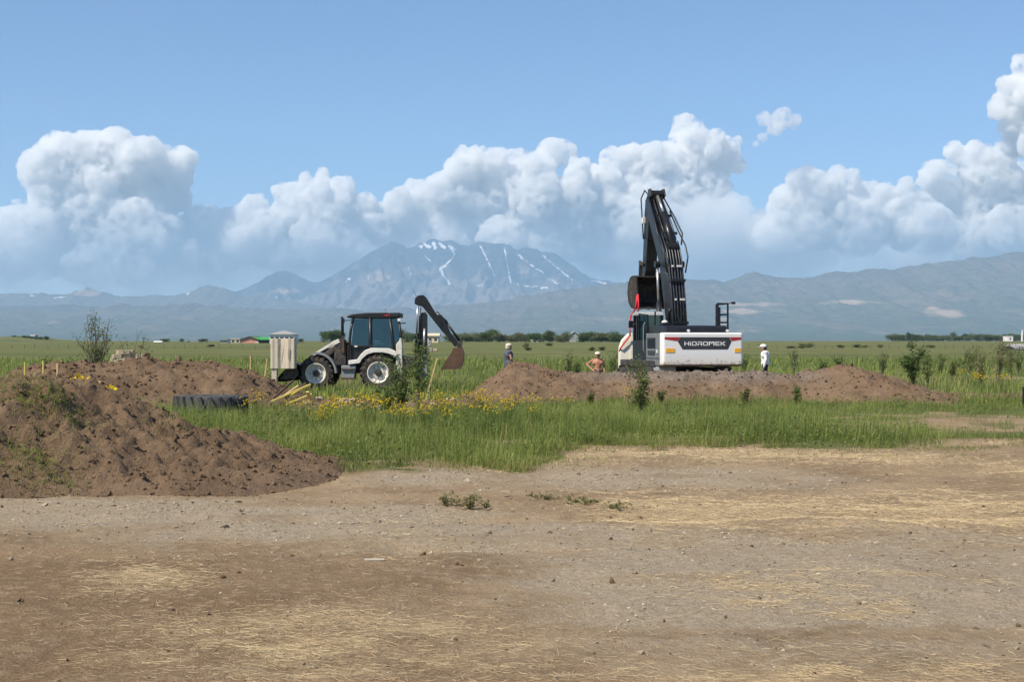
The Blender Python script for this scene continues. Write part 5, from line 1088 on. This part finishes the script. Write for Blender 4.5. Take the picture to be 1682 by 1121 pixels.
# low weeds growing on the track
for i, (px, py, D, h_, sp_, n_, m_, lab) in enumerate(((770, 838, 16.1, .24, .30, 620, 'dryweed', 'straggly weed growing on the track below the grass corner'), (735, 832, 16.4, .20, .22, 400, 'dryweed', 'half dry weed beside the straggly tall one'), (800, 835, 16.2, .12, .12, 200, 'dryweed', 'small brown weed clump on the straw edge'), (905, 822, 17.0, .13, .36, 420, 'dryweed', 'flattened dull weed on the yellow straw'), (960, 832, 16.5, .11, .42, 520, 'dryweed', 'spreading dry weed mat on the straw'), (1015, 838, 16.0, .11, .3, 320, 'dryweed', 'outermost dry weed tuft on the straw'), (1095, 680, 37, .4, .2, 200, 'shrub', 'leafy weed above the grass before the berm'))):
    shrub('weed', px, py, D, h_, sp_, 14, n_, .030, m_, lab, 80+i, 'weed', up=.5, trunk=.012, base_leaf=.05)
# red brown dock stalk in the short grass
# ------------------------------------------------------------------ yellow flowers
def flower_plant(seed, h_, heads, spread):
    rd = random.Random(seed); st = MB(); hd_ = []
    for i in range(heads):
        a = rd.uniform(0, 6.28); r_ = spread*math.sqrt(rd.random()); hh = h_*rd.uniform(.7, 1.05)
        tip = Vector((math.cos(a)*r_, math.sin(a)*r_, hh)); st.tube([(tip.x*.3, tip.y*.3, 0), (tip.x*.6, tip.y*.6, hh*.5), tip], [.004, .003, .002], 3, False)
        for k in range(5): hd_.append((tip.x+rd.gauss(0, .012), tip.y+rd.gauss(0, .012), tip.z+rd.gauss(0, .008)))
    ms = bpy.data.meshes.new('stem'); ms.from_pydata(st.v, [], st.f); ms.materials.append(M['weed'])
    V, lp, ct = leaf_cloud(hd_, .038, seed); o = np_mesh('flower_heads', V, lp, ct, M['yellow']); mh = o.data; bpy.data.objects.remove(o); return ms, mh
FP = [flower_plant(300+i, .62+.06*i, 10+5*i, .16+.05*i) for i in range(4)]
rd = random.Random(5)
def put_flower(px, D, k, s_, label, group, z=None):
    x = P(px, 0, D).x; o = empty('yellow_wildflower', (x, D, zat(x, D) if z is None else z), rd.uniform(0, 6), label, 'wildflower', group); o.scale = (s_, s_, s_)
    link('stem', FP[k][0], None, o); tag(link('flower_heads', FP[k][1], None, o), kind='stuff')
spots = [(735, 30), (790, 29), (805, 28.5), (880, 31), (885, 30.5), (730, 31), (845, 31), (770, 33), (825, 33.5), (600, 33), (610, 32.5), (560, 34), (405, 33), (430, 33), (505, 32), (540, 29), (535, 27.5), (660, 28), (665, 31), (690, 30), (715, 35), (755, 36), (930, 36), (640, 34), (580, 35), (478, 33), (790, 35), (860, 36), (905, 37), (1035, 37)]+[(520+17*i, 27.5+(i*37 % 80)/10) for i in range(20)]
for px, D in spots:
    put_flower(px+rd.uniform(-6, 6), D, rd.choice([0, 1, 1, 2, 2, 3]), rd.uniform(.75, 1.0), 'yellow flowering weed standing in the tall grass strip', 'yellow flowers in the grass strip')
for px, D in ((1600, 54), (1578, 60), (1645, 50), (1610, 45)):
    put_flower(px+rd.uniform(-4, 4), D, 2, 1.0, 'yellow flowering weed by the earth path beyond the berm', 'yellow flowers by the earth path')
for px, py, D in ((143, 612, 23.0), (155, 610, 23.1), (166, 612, 23.0), (152, 628, 22.6), (165, 629, 22.5), (135, 625, 22.8)):
    p = P(px, py, D); z = zat(p.x, D); put_flower(px, D, 0, max(.3, (p.z-z)/.70), 'bright yellow flower standing behind the crest of the large front mound', 'yellow flowers behind the front mound')
# ------------------------------------------------------------------ people
def capsules(segs, voxel, name, mat, parent, smooth_it=4):
    mb = MB()
    for p, q, r0, r1 in segs:
        p, q = Vector(p), Vector(q); L = (q-p).length; K = max(2, int(L/max(min(r0, r1)*.6, .008)))
        K = min(K, 12); mb.tube([p.lerp(q, k/K) for k in range(K+1)], [r0+(r1-r0)*k/K for k in range(K+1)], 10); mb.ball(p, r0, 2); mb.ball(q, r1, 2)
    o = mb.build(name, mat, parent, fix=False)
    m_ = o.modifiers.new('skin', 'REMESH'); m_.mode = 'VOXEL'; m_.voxel_size = voxel; m_.use_smooth_shade = True
    m2 = o.modifiers.new('soft', 'SMOOTH'); m2.factor = .5; m2.iterations = smooth_it
    return o
def person(px, D, height, rz, label, pose, top, bottom, skin, hat, z=None):
    x = P(px, 0, D).x; o = empty('person', (x, D, (g1(x, D) if z is None else z)), rz, label, 'person'); o.scale = (1.12, 1.15, 1.0)
    k = height/1.75
    def S_(v): return Vector(v)*k
    hipL, hipR = S_((-.095, 0, .92)), S_((.095, 0, .92)); shL, shR = S_((-.185, 0, 1.43)), S_((.185, 0, 1.43))
    kL, kR, aL, aR = [S_(v) for v in pose['legs']]; eL, eR, hL, hR = [S_(v) for v in pose['arms']]
    lean = S_(pose.get('head', (0, .02, 1.63))); f = Vector((0, 1, 0))
    body = [(S_((0, 0, .95)), S_((0, .0, 1.15)), .135*k, .125*k), (S_((0, 0, 1.15)), S_((0, .0, 1.36)), .135*k, .145*k), (S_((-.09, 0, 1.0)), S_((.09, 0, 1.0)), .115*k, .115*k), (S_((-.10, .01, 1.32)), S_((.10, .01, 1.32)), .125*k, .125*k), (shL, shR, .07*k, .07*k), (S_((0, .0, 1.42)), lean-S_((0, .01, .08)), .058*k, .055*k)]
    limbs = []
    for h0, kn, an in ((hipL, kL, aL), (hipR, kR, aR)): limbs += [(h0, kn, .088*k, .058*k), (kn, an, .056*k, .038*k), (an, an+S_((0, .15, -.045)), .04*k, .032*k)]
    arms = []
    for s0, e0, h0 in ((shL, eL, hL), (shR, eR, hR)): arms += [(s0, e0, .052*k, .042*k), (e0, h0, .04*k, .028*k)]
    hands = []
    for e0, h0 in ((eL, hL), (eR, hR)):
        d = (h0-e0).normalized(); sd = d.cross(Vector((0, 1, .2))).normalized(); hands.append((h0, h0+d*.075*k, .032*k, .034*k))
        for j, L in enumerate((.062, .07, .066, .052)):
            q = h0+d*.085*k+sd*(j-1.5)*.018*k; hands.append((q, q+d*L*k+Vector((0, .018, 0)), .0095*k, .008*k))
        q = h0+d*.02*k-sd*.03*k; hands.append((q, q+d*.05*k-sd*.03*k, .011*k, .009*k))
    head = [(lean+S_((0, -.012, .03)), lean+S_((0, -.005, .06)), .092*k, .09*k), (lean+S_((0, .025, -.055)), lean+S_((0, .03, -.02)), .062*k, .072*k), (lean+S_((0, .095, -.015)), lean+S_((0, .105, -.03)), .016*k, .018*k), (lean+S_((-.09, 0, .0)), lean+S_((-.092, -.01, -.03)), .018*k, .016*k), (lean+S_((.09, 0, .0)), lean+S_((.092, -.01, -.03)), .018*k, .016*k), (lean+S_((-.03, .078, .03)), lean+S_((.03, .078, .03)), .02*k, .02*k), (lean+S_((-.02, .082, -.065)), lean+S_((.02, .082, -.065)), .014*k, .014*k)]
    capsules(body+limbs+arms+hands+head, .0105, 'body', skin, o, 3)
    for sx in (-1, 1): MB().ball(lean+S_((sx*.034, .088, .008)), .012*k, 1).build('eye', M['hair'], o, smooth=True)
    inf = lambda segs, d: [(p, q, a+d, b_+d) for p, q, a, b_ in segs]
    capsules(inf(limbs[0:2]+limbs[3:5], .018*k)+[(S_((-.09, 0, .98)), S_((.09, 0, .98)), .13*k, .13*k)], .014, 'trousers', bottom, o)
    for an in (aL, aR): capsules([(an+S_((0, -.03, -.03)), an+S_((0, .16, -.045)), .05*k, .042*k)], .014, 'shoe', M['cloth_dark'], o, 2)
    if top is not None:
        sl_ = arms if pose.get('sleeve', 'long') == 'long' else [(s0, s0.lerp(e0, .7), .06*k, .055*k) for s0, e0 in ((shL, eL), (shR, eR))] if pose['sleeve'] == 'short' else []
        hem = pose.get('hem', .88)
        capsules(inf(body[:5], .020*k)+inf([(p, q, a, b_) for p, q, a, b_ in sl_], .014*k)+[(S_((-.08, 0, hem)), S_((.08, 0, hem)), .14*k, .14*k)], .014, 'shirt', top, o)
    hairm = pose.get('hair', M['hair'])
    capsules([(lean+S_((0, -.03, .05)), lean+S_((0, -.04, -.02)), .094*k, .085*k)], .012, 'hair', hairm, o, 2)
    if hat is not None:
        mb = MB(); c = lean+S_((0, -.005, .065))
        mb.lathe([(.112*k, -.01), (.115*k, .03*k), (.10*k, .075*k), (.06*k, .10*k), (0, .108*k)], 20, 2, tuple(c)); cp = mb.build('cap', hat, o, smooth=True)
        MB().prism([(c.x+.085*k*math.cos(a)*(1.0), c.y+.06*k+.14*k*math.sin(a)) for a in [math.pi*i/10 for i in range(11)]], 2, c.z-.006, c.z+.006).build('peak', hat, cp)
    return o
stand = [(-.11, .02, .50), (.11, .02, .50), (-.12, 0, .075), (.12, 0, .075)]
person(835, 58, 1.76, R(-75), 'standing man in grey blue vest with pale cap behind the berm peak', dict(legs=stand, arms=[(-.26, -.02, 1.15), (.25, .04, 1.15), (-.24, .10, .92), (.20, .22, .98)], sleeve='none', hair=M['cloth_cream']), M['cloth_grey'], M['cloth_dark'], M['skin'], M['cloth_cream'])
person(982, 60, 1.74, R(175), 'bare chested man with one elbow out standing low behind the berm', dict(legs=stand, arms=[(-.24, -.02, 1.14), (.42, -.04, 1.26), (-.25, .05, .88), (.22, .12, 1.05)]), None, M['cloth_brown'], M['skin_pink'], M['cloth_cream'])
person(1257, 58, 1.74, R(80), 'man in white shirt and white cap with dark trousers looking at the excavator', dict(legs=stand, arms=[(-.24, -.02, 1.13), (.24, -.02, 1.13), (-.22, .04, .87), (.22, .04, .87)], head=(0, .07, 1.61), hem=1.0), M['cloth_white'], M['cloth_dark'], M['skin'], M['cloth_white'])
# ------------------------------------------------------------------ far trees
def tree_meshes(seed, wd, ht, nl):
    rd_ = random.Random(seed); tr = MB(); tr.tube([(0, 0, 0), (.1, 0, ht*.3), (.05, .05, ht*.75)], [.22, .17, .06], 6); pts = []; lobes = []
    for i in range(15):
        a = rd_.uniform(0, 6.28); r_ = wd*.5*math.sqrt(rd_.random())*.75; z = ht*rd_.uniform(.18, .80); lobes.append((math.cos(a)*r_, math.sin(a)*r_, z, wd*rd_.uniform(.20, .30)))
        tr.tube([(0, 0, ht*.25), (math.cos(a)*r_*.6, math.sin(a)*r_*.6, z*.85), (math.cos(a)*r_, math.sin(a)*r_, z)], [.10, .06, .03], 4)
    for i in range(nl):
        l = rd_.choice(lobes); v = Vector((rd_.gauss(0, 1), rd_.gauss(0, 1), rd_.gauss(0, 1))).normalized()*l[3]*rd_.uniform(.55, 1.1); pts.append((l[0]+v.x, l[1]+v.y, max(.4, l[2]+v.z*.85)))
    mt = bpy.data.meshes.new('trunk'); mt.from_pydata(tr.v, [], tr.f); mt.materials.append(M['bark'])
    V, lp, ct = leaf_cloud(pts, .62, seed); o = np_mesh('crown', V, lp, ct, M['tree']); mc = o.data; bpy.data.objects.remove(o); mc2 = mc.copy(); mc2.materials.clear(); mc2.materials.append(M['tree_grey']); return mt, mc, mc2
TM = [tree_meshes(900+i, (7, 8, 6, 9)[i], (7.5, 6.5, 8, 6.5)[i], 1700) for i in range(4)]
def far_tree(px, py_top, D, wpx, k, grey, label, group):
    x = P(px, 0, D).x; z = g1(x, D); hgt = P(px, py_top, D).z-z; bw_, bh_ = (7, 8, 6, 9)[k], (7.5, 6.5, 8, 6.5)[k]
    o = empty('broadleaf_tree', (x, D, z-.1), (px*7.3) % 6.28, label, 'tree', group); sx = wpx/F*D/bw_/.85; sz = max(.06, hgt/bh_*1.02); o.scale = (sx, sx, sz)
    link('trunk', TM[k][0], None, o); link('crown', TM[k][2 if grey else 1], None, o)
G1 = 'trees along the far side of the meadow'
for i, (px, pt, w_, g_, lab) in enumerate(((545, 540, 20, 0, 'dark round tree right ahead of the backhoe hood'), (533, 543, 16, 0, 'dark tree just beside the round one at the hood'), (556, 542, 18, 0, 'dark tree showing between hood and exhaust stack'), (664, 541, 20, 0, 'tree showing behind the backhoe rear window'), (676, 545, 16, 0, 'tree filling the gap between cab and digging arm'), (742, 548, 22, 1, 'grey green low tree by the digging bucket link'), (765, 549, 24, 1, 'grey green low tree next to the bucket'), (782, 547, 20, 1, 'grey tree leading up to the tall crown'), (797, 543, 20, 0, 'pale green tree beside the tallest crown'), (808, 540, 18, 0, 'tallest bright green crown above the man in the vest'), (820, 546, 22, 1, 'broad grey green tree above the man in the vest'), (845, 547, 22, 1, 'brownish tree in the middle of the belt'), (862, 547, 20, 1, 'second brownish tree in the middle of the belt'), (880, 546, 22, 0, 'dark spreading tree before the single green one'), (902, 542, 18, 0, 'single bright green tree with clear trunk'), (925, 546, 22, 1, 'grey round tree beside the pale hangar'), (958, 546, 20, 0, 'dark tree beyond the pale hangar'), (972, 544, 28, 0, 'widest dark green tree near the white frame'), (988, 546, 24, 1, 'grey green tree following the widest one'), (1010, 545, 22, 0, 'last dark tree beside the white concrete frame'))):
    far_tree(px, pt, 560+(i*37) % 90, w_*1.15, i % 4, g_, lab, G1)
for i in range(26):
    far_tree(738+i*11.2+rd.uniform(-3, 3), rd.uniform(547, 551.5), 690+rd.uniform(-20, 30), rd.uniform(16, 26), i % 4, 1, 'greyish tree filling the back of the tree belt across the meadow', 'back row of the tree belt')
G2 = 'trees on the far horizon'
for i in range(26):
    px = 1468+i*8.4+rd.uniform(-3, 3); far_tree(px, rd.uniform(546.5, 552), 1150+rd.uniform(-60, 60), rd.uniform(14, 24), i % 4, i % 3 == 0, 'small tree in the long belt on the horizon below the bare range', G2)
far_tree(1492, 545, 1100, 8, 2, 0, 'narrow tree standing above the horizon belt', None)
for i in range(7): far_tree(22+i*9, rd.uniform(551, 554), 880, 9, i % 4, 0, 'tiny tree on the low brown knoll', 'trees on the knoll')
for px, w_, lab in ((272, 14, 'lone round tree by the tiny white house'), (298, 7, 'thin lone tree in the far field'), (334, 14, 'low tree ahead of the farm sheds'), (494, 9, 'small tree beyond the grey roofed house')): far_tree(px, 556, 620, w_, 1, 0, lab, None)
for i in range(10):
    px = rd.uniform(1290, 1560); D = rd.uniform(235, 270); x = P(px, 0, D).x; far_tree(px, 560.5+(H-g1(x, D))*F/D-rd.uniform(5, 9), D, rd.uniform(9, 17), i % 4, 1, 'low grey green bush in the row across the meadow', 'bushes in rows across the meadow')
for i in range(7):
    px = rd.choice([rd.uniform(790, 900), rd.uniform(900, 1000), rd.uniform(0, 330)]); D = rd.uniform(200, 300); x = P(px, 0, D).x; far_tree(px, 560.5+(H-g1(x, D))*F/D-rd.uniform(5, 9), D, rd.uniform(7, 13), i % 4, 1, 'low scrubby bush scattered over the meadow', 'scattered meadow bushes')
# ------------------------------------------------------------------ far buildings
def building(name, px0, px1, py0, py1, D, dp_, wall, label, roof=None, rk='flat', rh=2, wins=3, roof_mat='roof_dark', cat='building', overhang=.5):
    a = P(px0, py1, D); c_ = P(px1, py0, D); z = g1((a.x+c_.x)/2, D)-.3; w_ = c_.x-a.x; top = c_.z
    o = empty(name, (a.x, D, z), 0, label, cat); hh = top-z
    MB().box((0, 0, 0), (w_, dp_, hh)).build('wall', M[wall], o)
    oh = overhang
    if rk == 'gable_x': MB().prism([(-oh, hh-.15), (w_/2, hh+rh), (w_+oh, hh-.15), (w_+oh, hh+.1), (w_/2, hh+rh+.3), (-oh, hh+.1)], 1, -oh, dp_+oh).build('roof', M[roof_mat], o); MB().prism([(0, hh), (w_, hh), (w_/2, hh+rh-.05)], 1, 0, dp_).build('gable', M[wall], o)
    elif rk == 'gable_y': MB().prism([(-oh, hh), (dp_/2, hh+rh), (dp_+oh, hh), (dp_+oh, hh+.25), (dp_/2, hh+rh+.28), (-oh, hh+.25)], 0, -oh, w_+oh).build('roof', M[roof_mat], o)
    elif rk == 'hip':
        mb = MB(); mb.add([(-oh, -oh, hh), (w_+oh, -oh, hh), (w_+oh, dp_+oh, hh), (-oh, dp_+oh, hh), (w_*.42, dp_/2, hh+rh), (w_*.58, dp_/2, hh+rh)], [(0,1,5,4),(1,2,5),(2,3,4,5),(3,0,4),(3,2,1,0)]); mb.build('roof', M[roof_mat], o)
    else: MB().box((-.2, -.2, hh), (w_+.2, dp_+.2, hh+.3)).build('roof', M[roof_mat], o)
    for i in range(wins):
        xx_ = w_*(i+.5)/wins; wn_ = MB().box((xx_-.5, -.06, hh*.35), (xx_+.5, .02, hh*.75)).build('window', M['window'], o)
    return o
pb = building('farm_building', 395, 424, 558.5, 564, 500, 20, 'plaster_pink', 'pink farm building with a bright green sheet roof', rk='gable_x', rh=.95, wins=0, roof_mat='roof_dark')
sl_ = MB(); q0 = P(402, 555.2, 500)-pb.location; q1 = P(446, 558.6, 500)-pb.location
MB().add([(q0.x+1.5, -.4, q0.z+.25), (q1.x-2.2, -.4, q0.z+.25), (q1.x+.5, -.4, q1.z), (q0.x+5.2, -.4, q1.z), (q0.x+1.5, 18, q0.z+.3), (q1.x-2.2, 18, q0.z+.3), (q1.x+.5, 18, q1.z+.1), (q0.x+5.2, 18, q1.z+.1)], [(0,1,2,3),(7,6,5,4),(0,4,5,1),(1,5,6,2),(2,6,7,3),(3,7,4,0)]).build('roof_slope', M['roof_green'], pb)
MB().box((P(423, 0, 500).x-pb.location.x, .2, 0), (P(446, 0, 500).x-pb.location.x, 18, q1.z-.05)).build('shed_wall', M['roof_dark'], pb)
MB().box((5.2, -.05, 0), (6.4, .05, 1.0)).build('door', M['plaster_cream'], pb)
building('village_house', 443, 483, 549.5, 562, 430, 9, 'plaster_white', 'white house with a low grey hipped roof behind the beige panel', rk='hip', rh=1.1, wins=5, roof_mat='roof_grey')
building('village_house', 379, 394, 557.5, 564, 520, 8, 'plaster_cream', 'cream flat roofed shed beside the pink building', wins=2, roof_mat='plaster_cream')
building('village_house', 362, 374, 558.5, 564, 540, 8, 'plaster_white', 'small white shed outermost of the farm row', wins=3, roof_mat='roof_grey')
building('village_house', 253, 263, 564, 567.5, 600, 5, 'plaster_white', 'tiny white house by the lone round tree', wins=1, rk='gable_y', rh=.6, roof_mat='plaster_white')
building('village_house', 299, 307, 561.5, 564, 640, 5, 'plaster_white', 'tiny pale shed beside the thin lone tree', wins=1, roof_mat='roof_grey')
building('village_house', 316, 327, 562, 565, 640, 5, 'plaster_white', 'low pale shed ahead of the farm row', wins=2, roof_mat='roof_grey')
building('village_house', 49, 56, 553, 556, 880, 6, 'plaster_white', 'tiny white house on the brown knoll', wins=1, rk='gable_y', rh=.8, roof_mat='roof_grey')
building('village_house', 702, 720, 552.5, 561, 520, 9, 'plaster_cream', 'cream house seen under the digging arm', wins=2, rk='gable_y', rh=.8, roof_mat='plaster_cream')
building('hangar', 937, 950, 551, 563, 640, 14, 'grey_pale', 'pale grey hangar between the far trees', wins=0, rk='gable_x', rh=1.6, roof_mat='grey_pale')
building('village_house', 872, 884, 559.5, 563.5, 640, 8, 'plaster_white', 'small white house under the far trees', wins=1, roof_mat='plaster_white')
building('village_house', 1655, 1664, 553, 556.5, 1080, 10, 'plaster_white', 'tiny white house in the horizon belt', wins=1, roof_mat='plaster_white')
building('village_house', 1672, 1690, 574, 582, 210, 5, 'plaster_cream', 'pale low hut cut by the frame edge', wins=1, rk='gable_y', rh=.5, roof_mat='roof_grey')
mp_ = P(1679, 558, 1050); mi = empty('minaret', (mp_.x, 1050, g1(mp_.x, 1050)-.2), 0, 'thin white minaret on the horizon at the frame edge', 'minaret')
MB().lathe([(0, 0), (.75, 0), (.75, 4.6), (1.0, 4.7), (1.0, 5.1), (.55, 5.15), (.5, 7.0)], 12, 2).build('shaft', M['plaster_white'], mi); MB().lathe([(.55, 7.0), (.3, 8.0), (0, 9.2)], 12, 2).build('spire', M['plaster_white'], mi)
# fence posts across the meadow
for i in range(30):
    px = 1232+i*15.2+rd.uniform(-2, 2); D = 225+rd.uniform(-3, 3); x = P(px, 0, D).x
    o = MB().box((-.04, -.04, -.2), (.04, .04, .72+rd.uniform(-.15, .15))).build('fence_post', M['bark'], None); o.location = (x, D, g1(x, D)); o.rotation_euler = (rd.uniform(-.03, .03), rd.uniform(-.05, .05), 0)
    tag(o, 'thin pale fence post in the row across the far meadow', 'fence post', 'fence posts across the meadow')
for i in range(24):
    px = 20+i*19+rd.uniform(-3, 3); D = 230+rd.uniform(-3, 3); x = P(px, 0, D).x
    o = MB().box((-.035, -.035, -.2), (.035, .035, .7+rd.uniform(-.2, .15))).build('fence_post', M['bark'], None); o.location = (x, D, g1(x, D)); o.rotation_euler = (0, rd.uniform(-.05, .05), 0)
    tag(o, 'thin wooden fence post in the field before the farm row', 'fence post', 'fence posts before the farm')
# bird gliding low over the field
bp_ = P(347, 569, 90); bd = empty('bird', bp_, .5, 'black bird gliding low over the field before the farm sheds', 'bird')
capsules([((-.16, 0, 0), (.14, 0, .02), .045, .05), ((.14, 0, .02), (.22, 0, .04), .04, .03), ((-.16, 0, 0), (-.32, 0, -.02), .04, .02)], .02, 'body', M['hair'], bd, 1)
for sx in (-1, 1): MB().add([(.08, sx*.03, .02), (.12, sx*.25, .12), (.02, sx*.5, .10), (-.1, sx*.45, .08), (-.08, sx*.2, .05), (-.08, sx*.03, .0), (.08, sx*.03, .0), (.12, sx*.25, .10), (.02, sx*.5, .085), (-.1, sx*.45, .065), (-.08, sx*.2, .03), (-.08, sx*.03, -.02)], [(0,1,2,3,4,5), (11,10,9,8,7,6), (0,6,7,1), (1,7,8,2), (2,8,9,3), (3,9,10,4), (4,10,11,5)]).build('wing', M['hair'], bd)
# black drum at the edge of the frame
dd_ = P(1694, 655, 40); dz = zat(dd_.x, 40); dm = empty('black_drum', (dd_.x+.05, 40, dz), 0, 'black drum standing in the grass, cut by the frame edge', 'drum')
MB().lathe([(0, .02), (.27, .02), (.29, .05), (.285, .3), (.295, .31), (.285, .33), (.285, .45), (.295, .46), (.285, .47), (.285, .58), (.29, .6), (.26, .6), (0, .59)], 24, 2).build('shell', M['black_trim'], dm)

# dock stalk
dk = P(1217, 735, 25.6); o = shrub('dock_weed', 1217, 735, 25.6, .34, .05, 3, 40, .03, 'rust', 'reddish brown dock stalk standing in the short parched grass', 555, 'weed')
# ------------------------------------------------------------------ say which one of the look-alikes
ONES = 'first second third fourth fifth sixth seventh eighth ninth tenth eleventh twelfth thirteenth fourteenth fifteenth sixteenth seventeenth eighteenth nineteenth'.split()
def nth(n):
    if n < 20: return ONES[n-1]
    t_, u_ = divmod(n, 10); tn = ('twent', 'thirt', 'fort', 'fift', 'sixt', 'sevent')[t_-2]
    return tn+'ieth' if u_ == 0 else tn+'y-'+ONES[u_-1]
for grp, text in (('yellow flowers in the grass strip', '{} yellow flowering weed in the grass strip, counted from the old tyre'), ('yellow flowers by the earth path', '{} yellow flower past the berm, counted from the dark dense shrub'), ('yellow flowers behind the front mound', '{} yellow flower behind the front mound crest, counted from the bare stake'),
                  ('fence posts across the meadow', '{} thin fence post across the far meadow, counted from the excavator'), ('fence posts before the farm', '{} thin fence post in the field, counted towards the beige panel'), ('trees on the far horizon', '{} small tree of the horizon belt, counted towards the minaret'),
                  ('back row of the tree belt', '{} greyish tree in the back row of the belt, counted from the digging bucket'), ('trees on the knoll', '{} tiny tree on the brown knoll, counted towards the tall sapling'), ('bushes in rows across the meadow', '{} low bush in the far meadow row, counted from the man in white'),
                  ('scattered meadow bushes', '{} low scrubby meadow bush, counted from the tall sapling to the white frame'), ('rubble on the strip of spoil', '{} pale rubble stone on the spoil strip, counted from the broken boards')):
    ob = sorted([o for o in COL.objects if o.get('group') == grp and o.parent is None], key=lambda o: o.location.x/o.location.y)
    for n_, o in enumerate(ob): o['label'] = text.format(nth(n_+1))
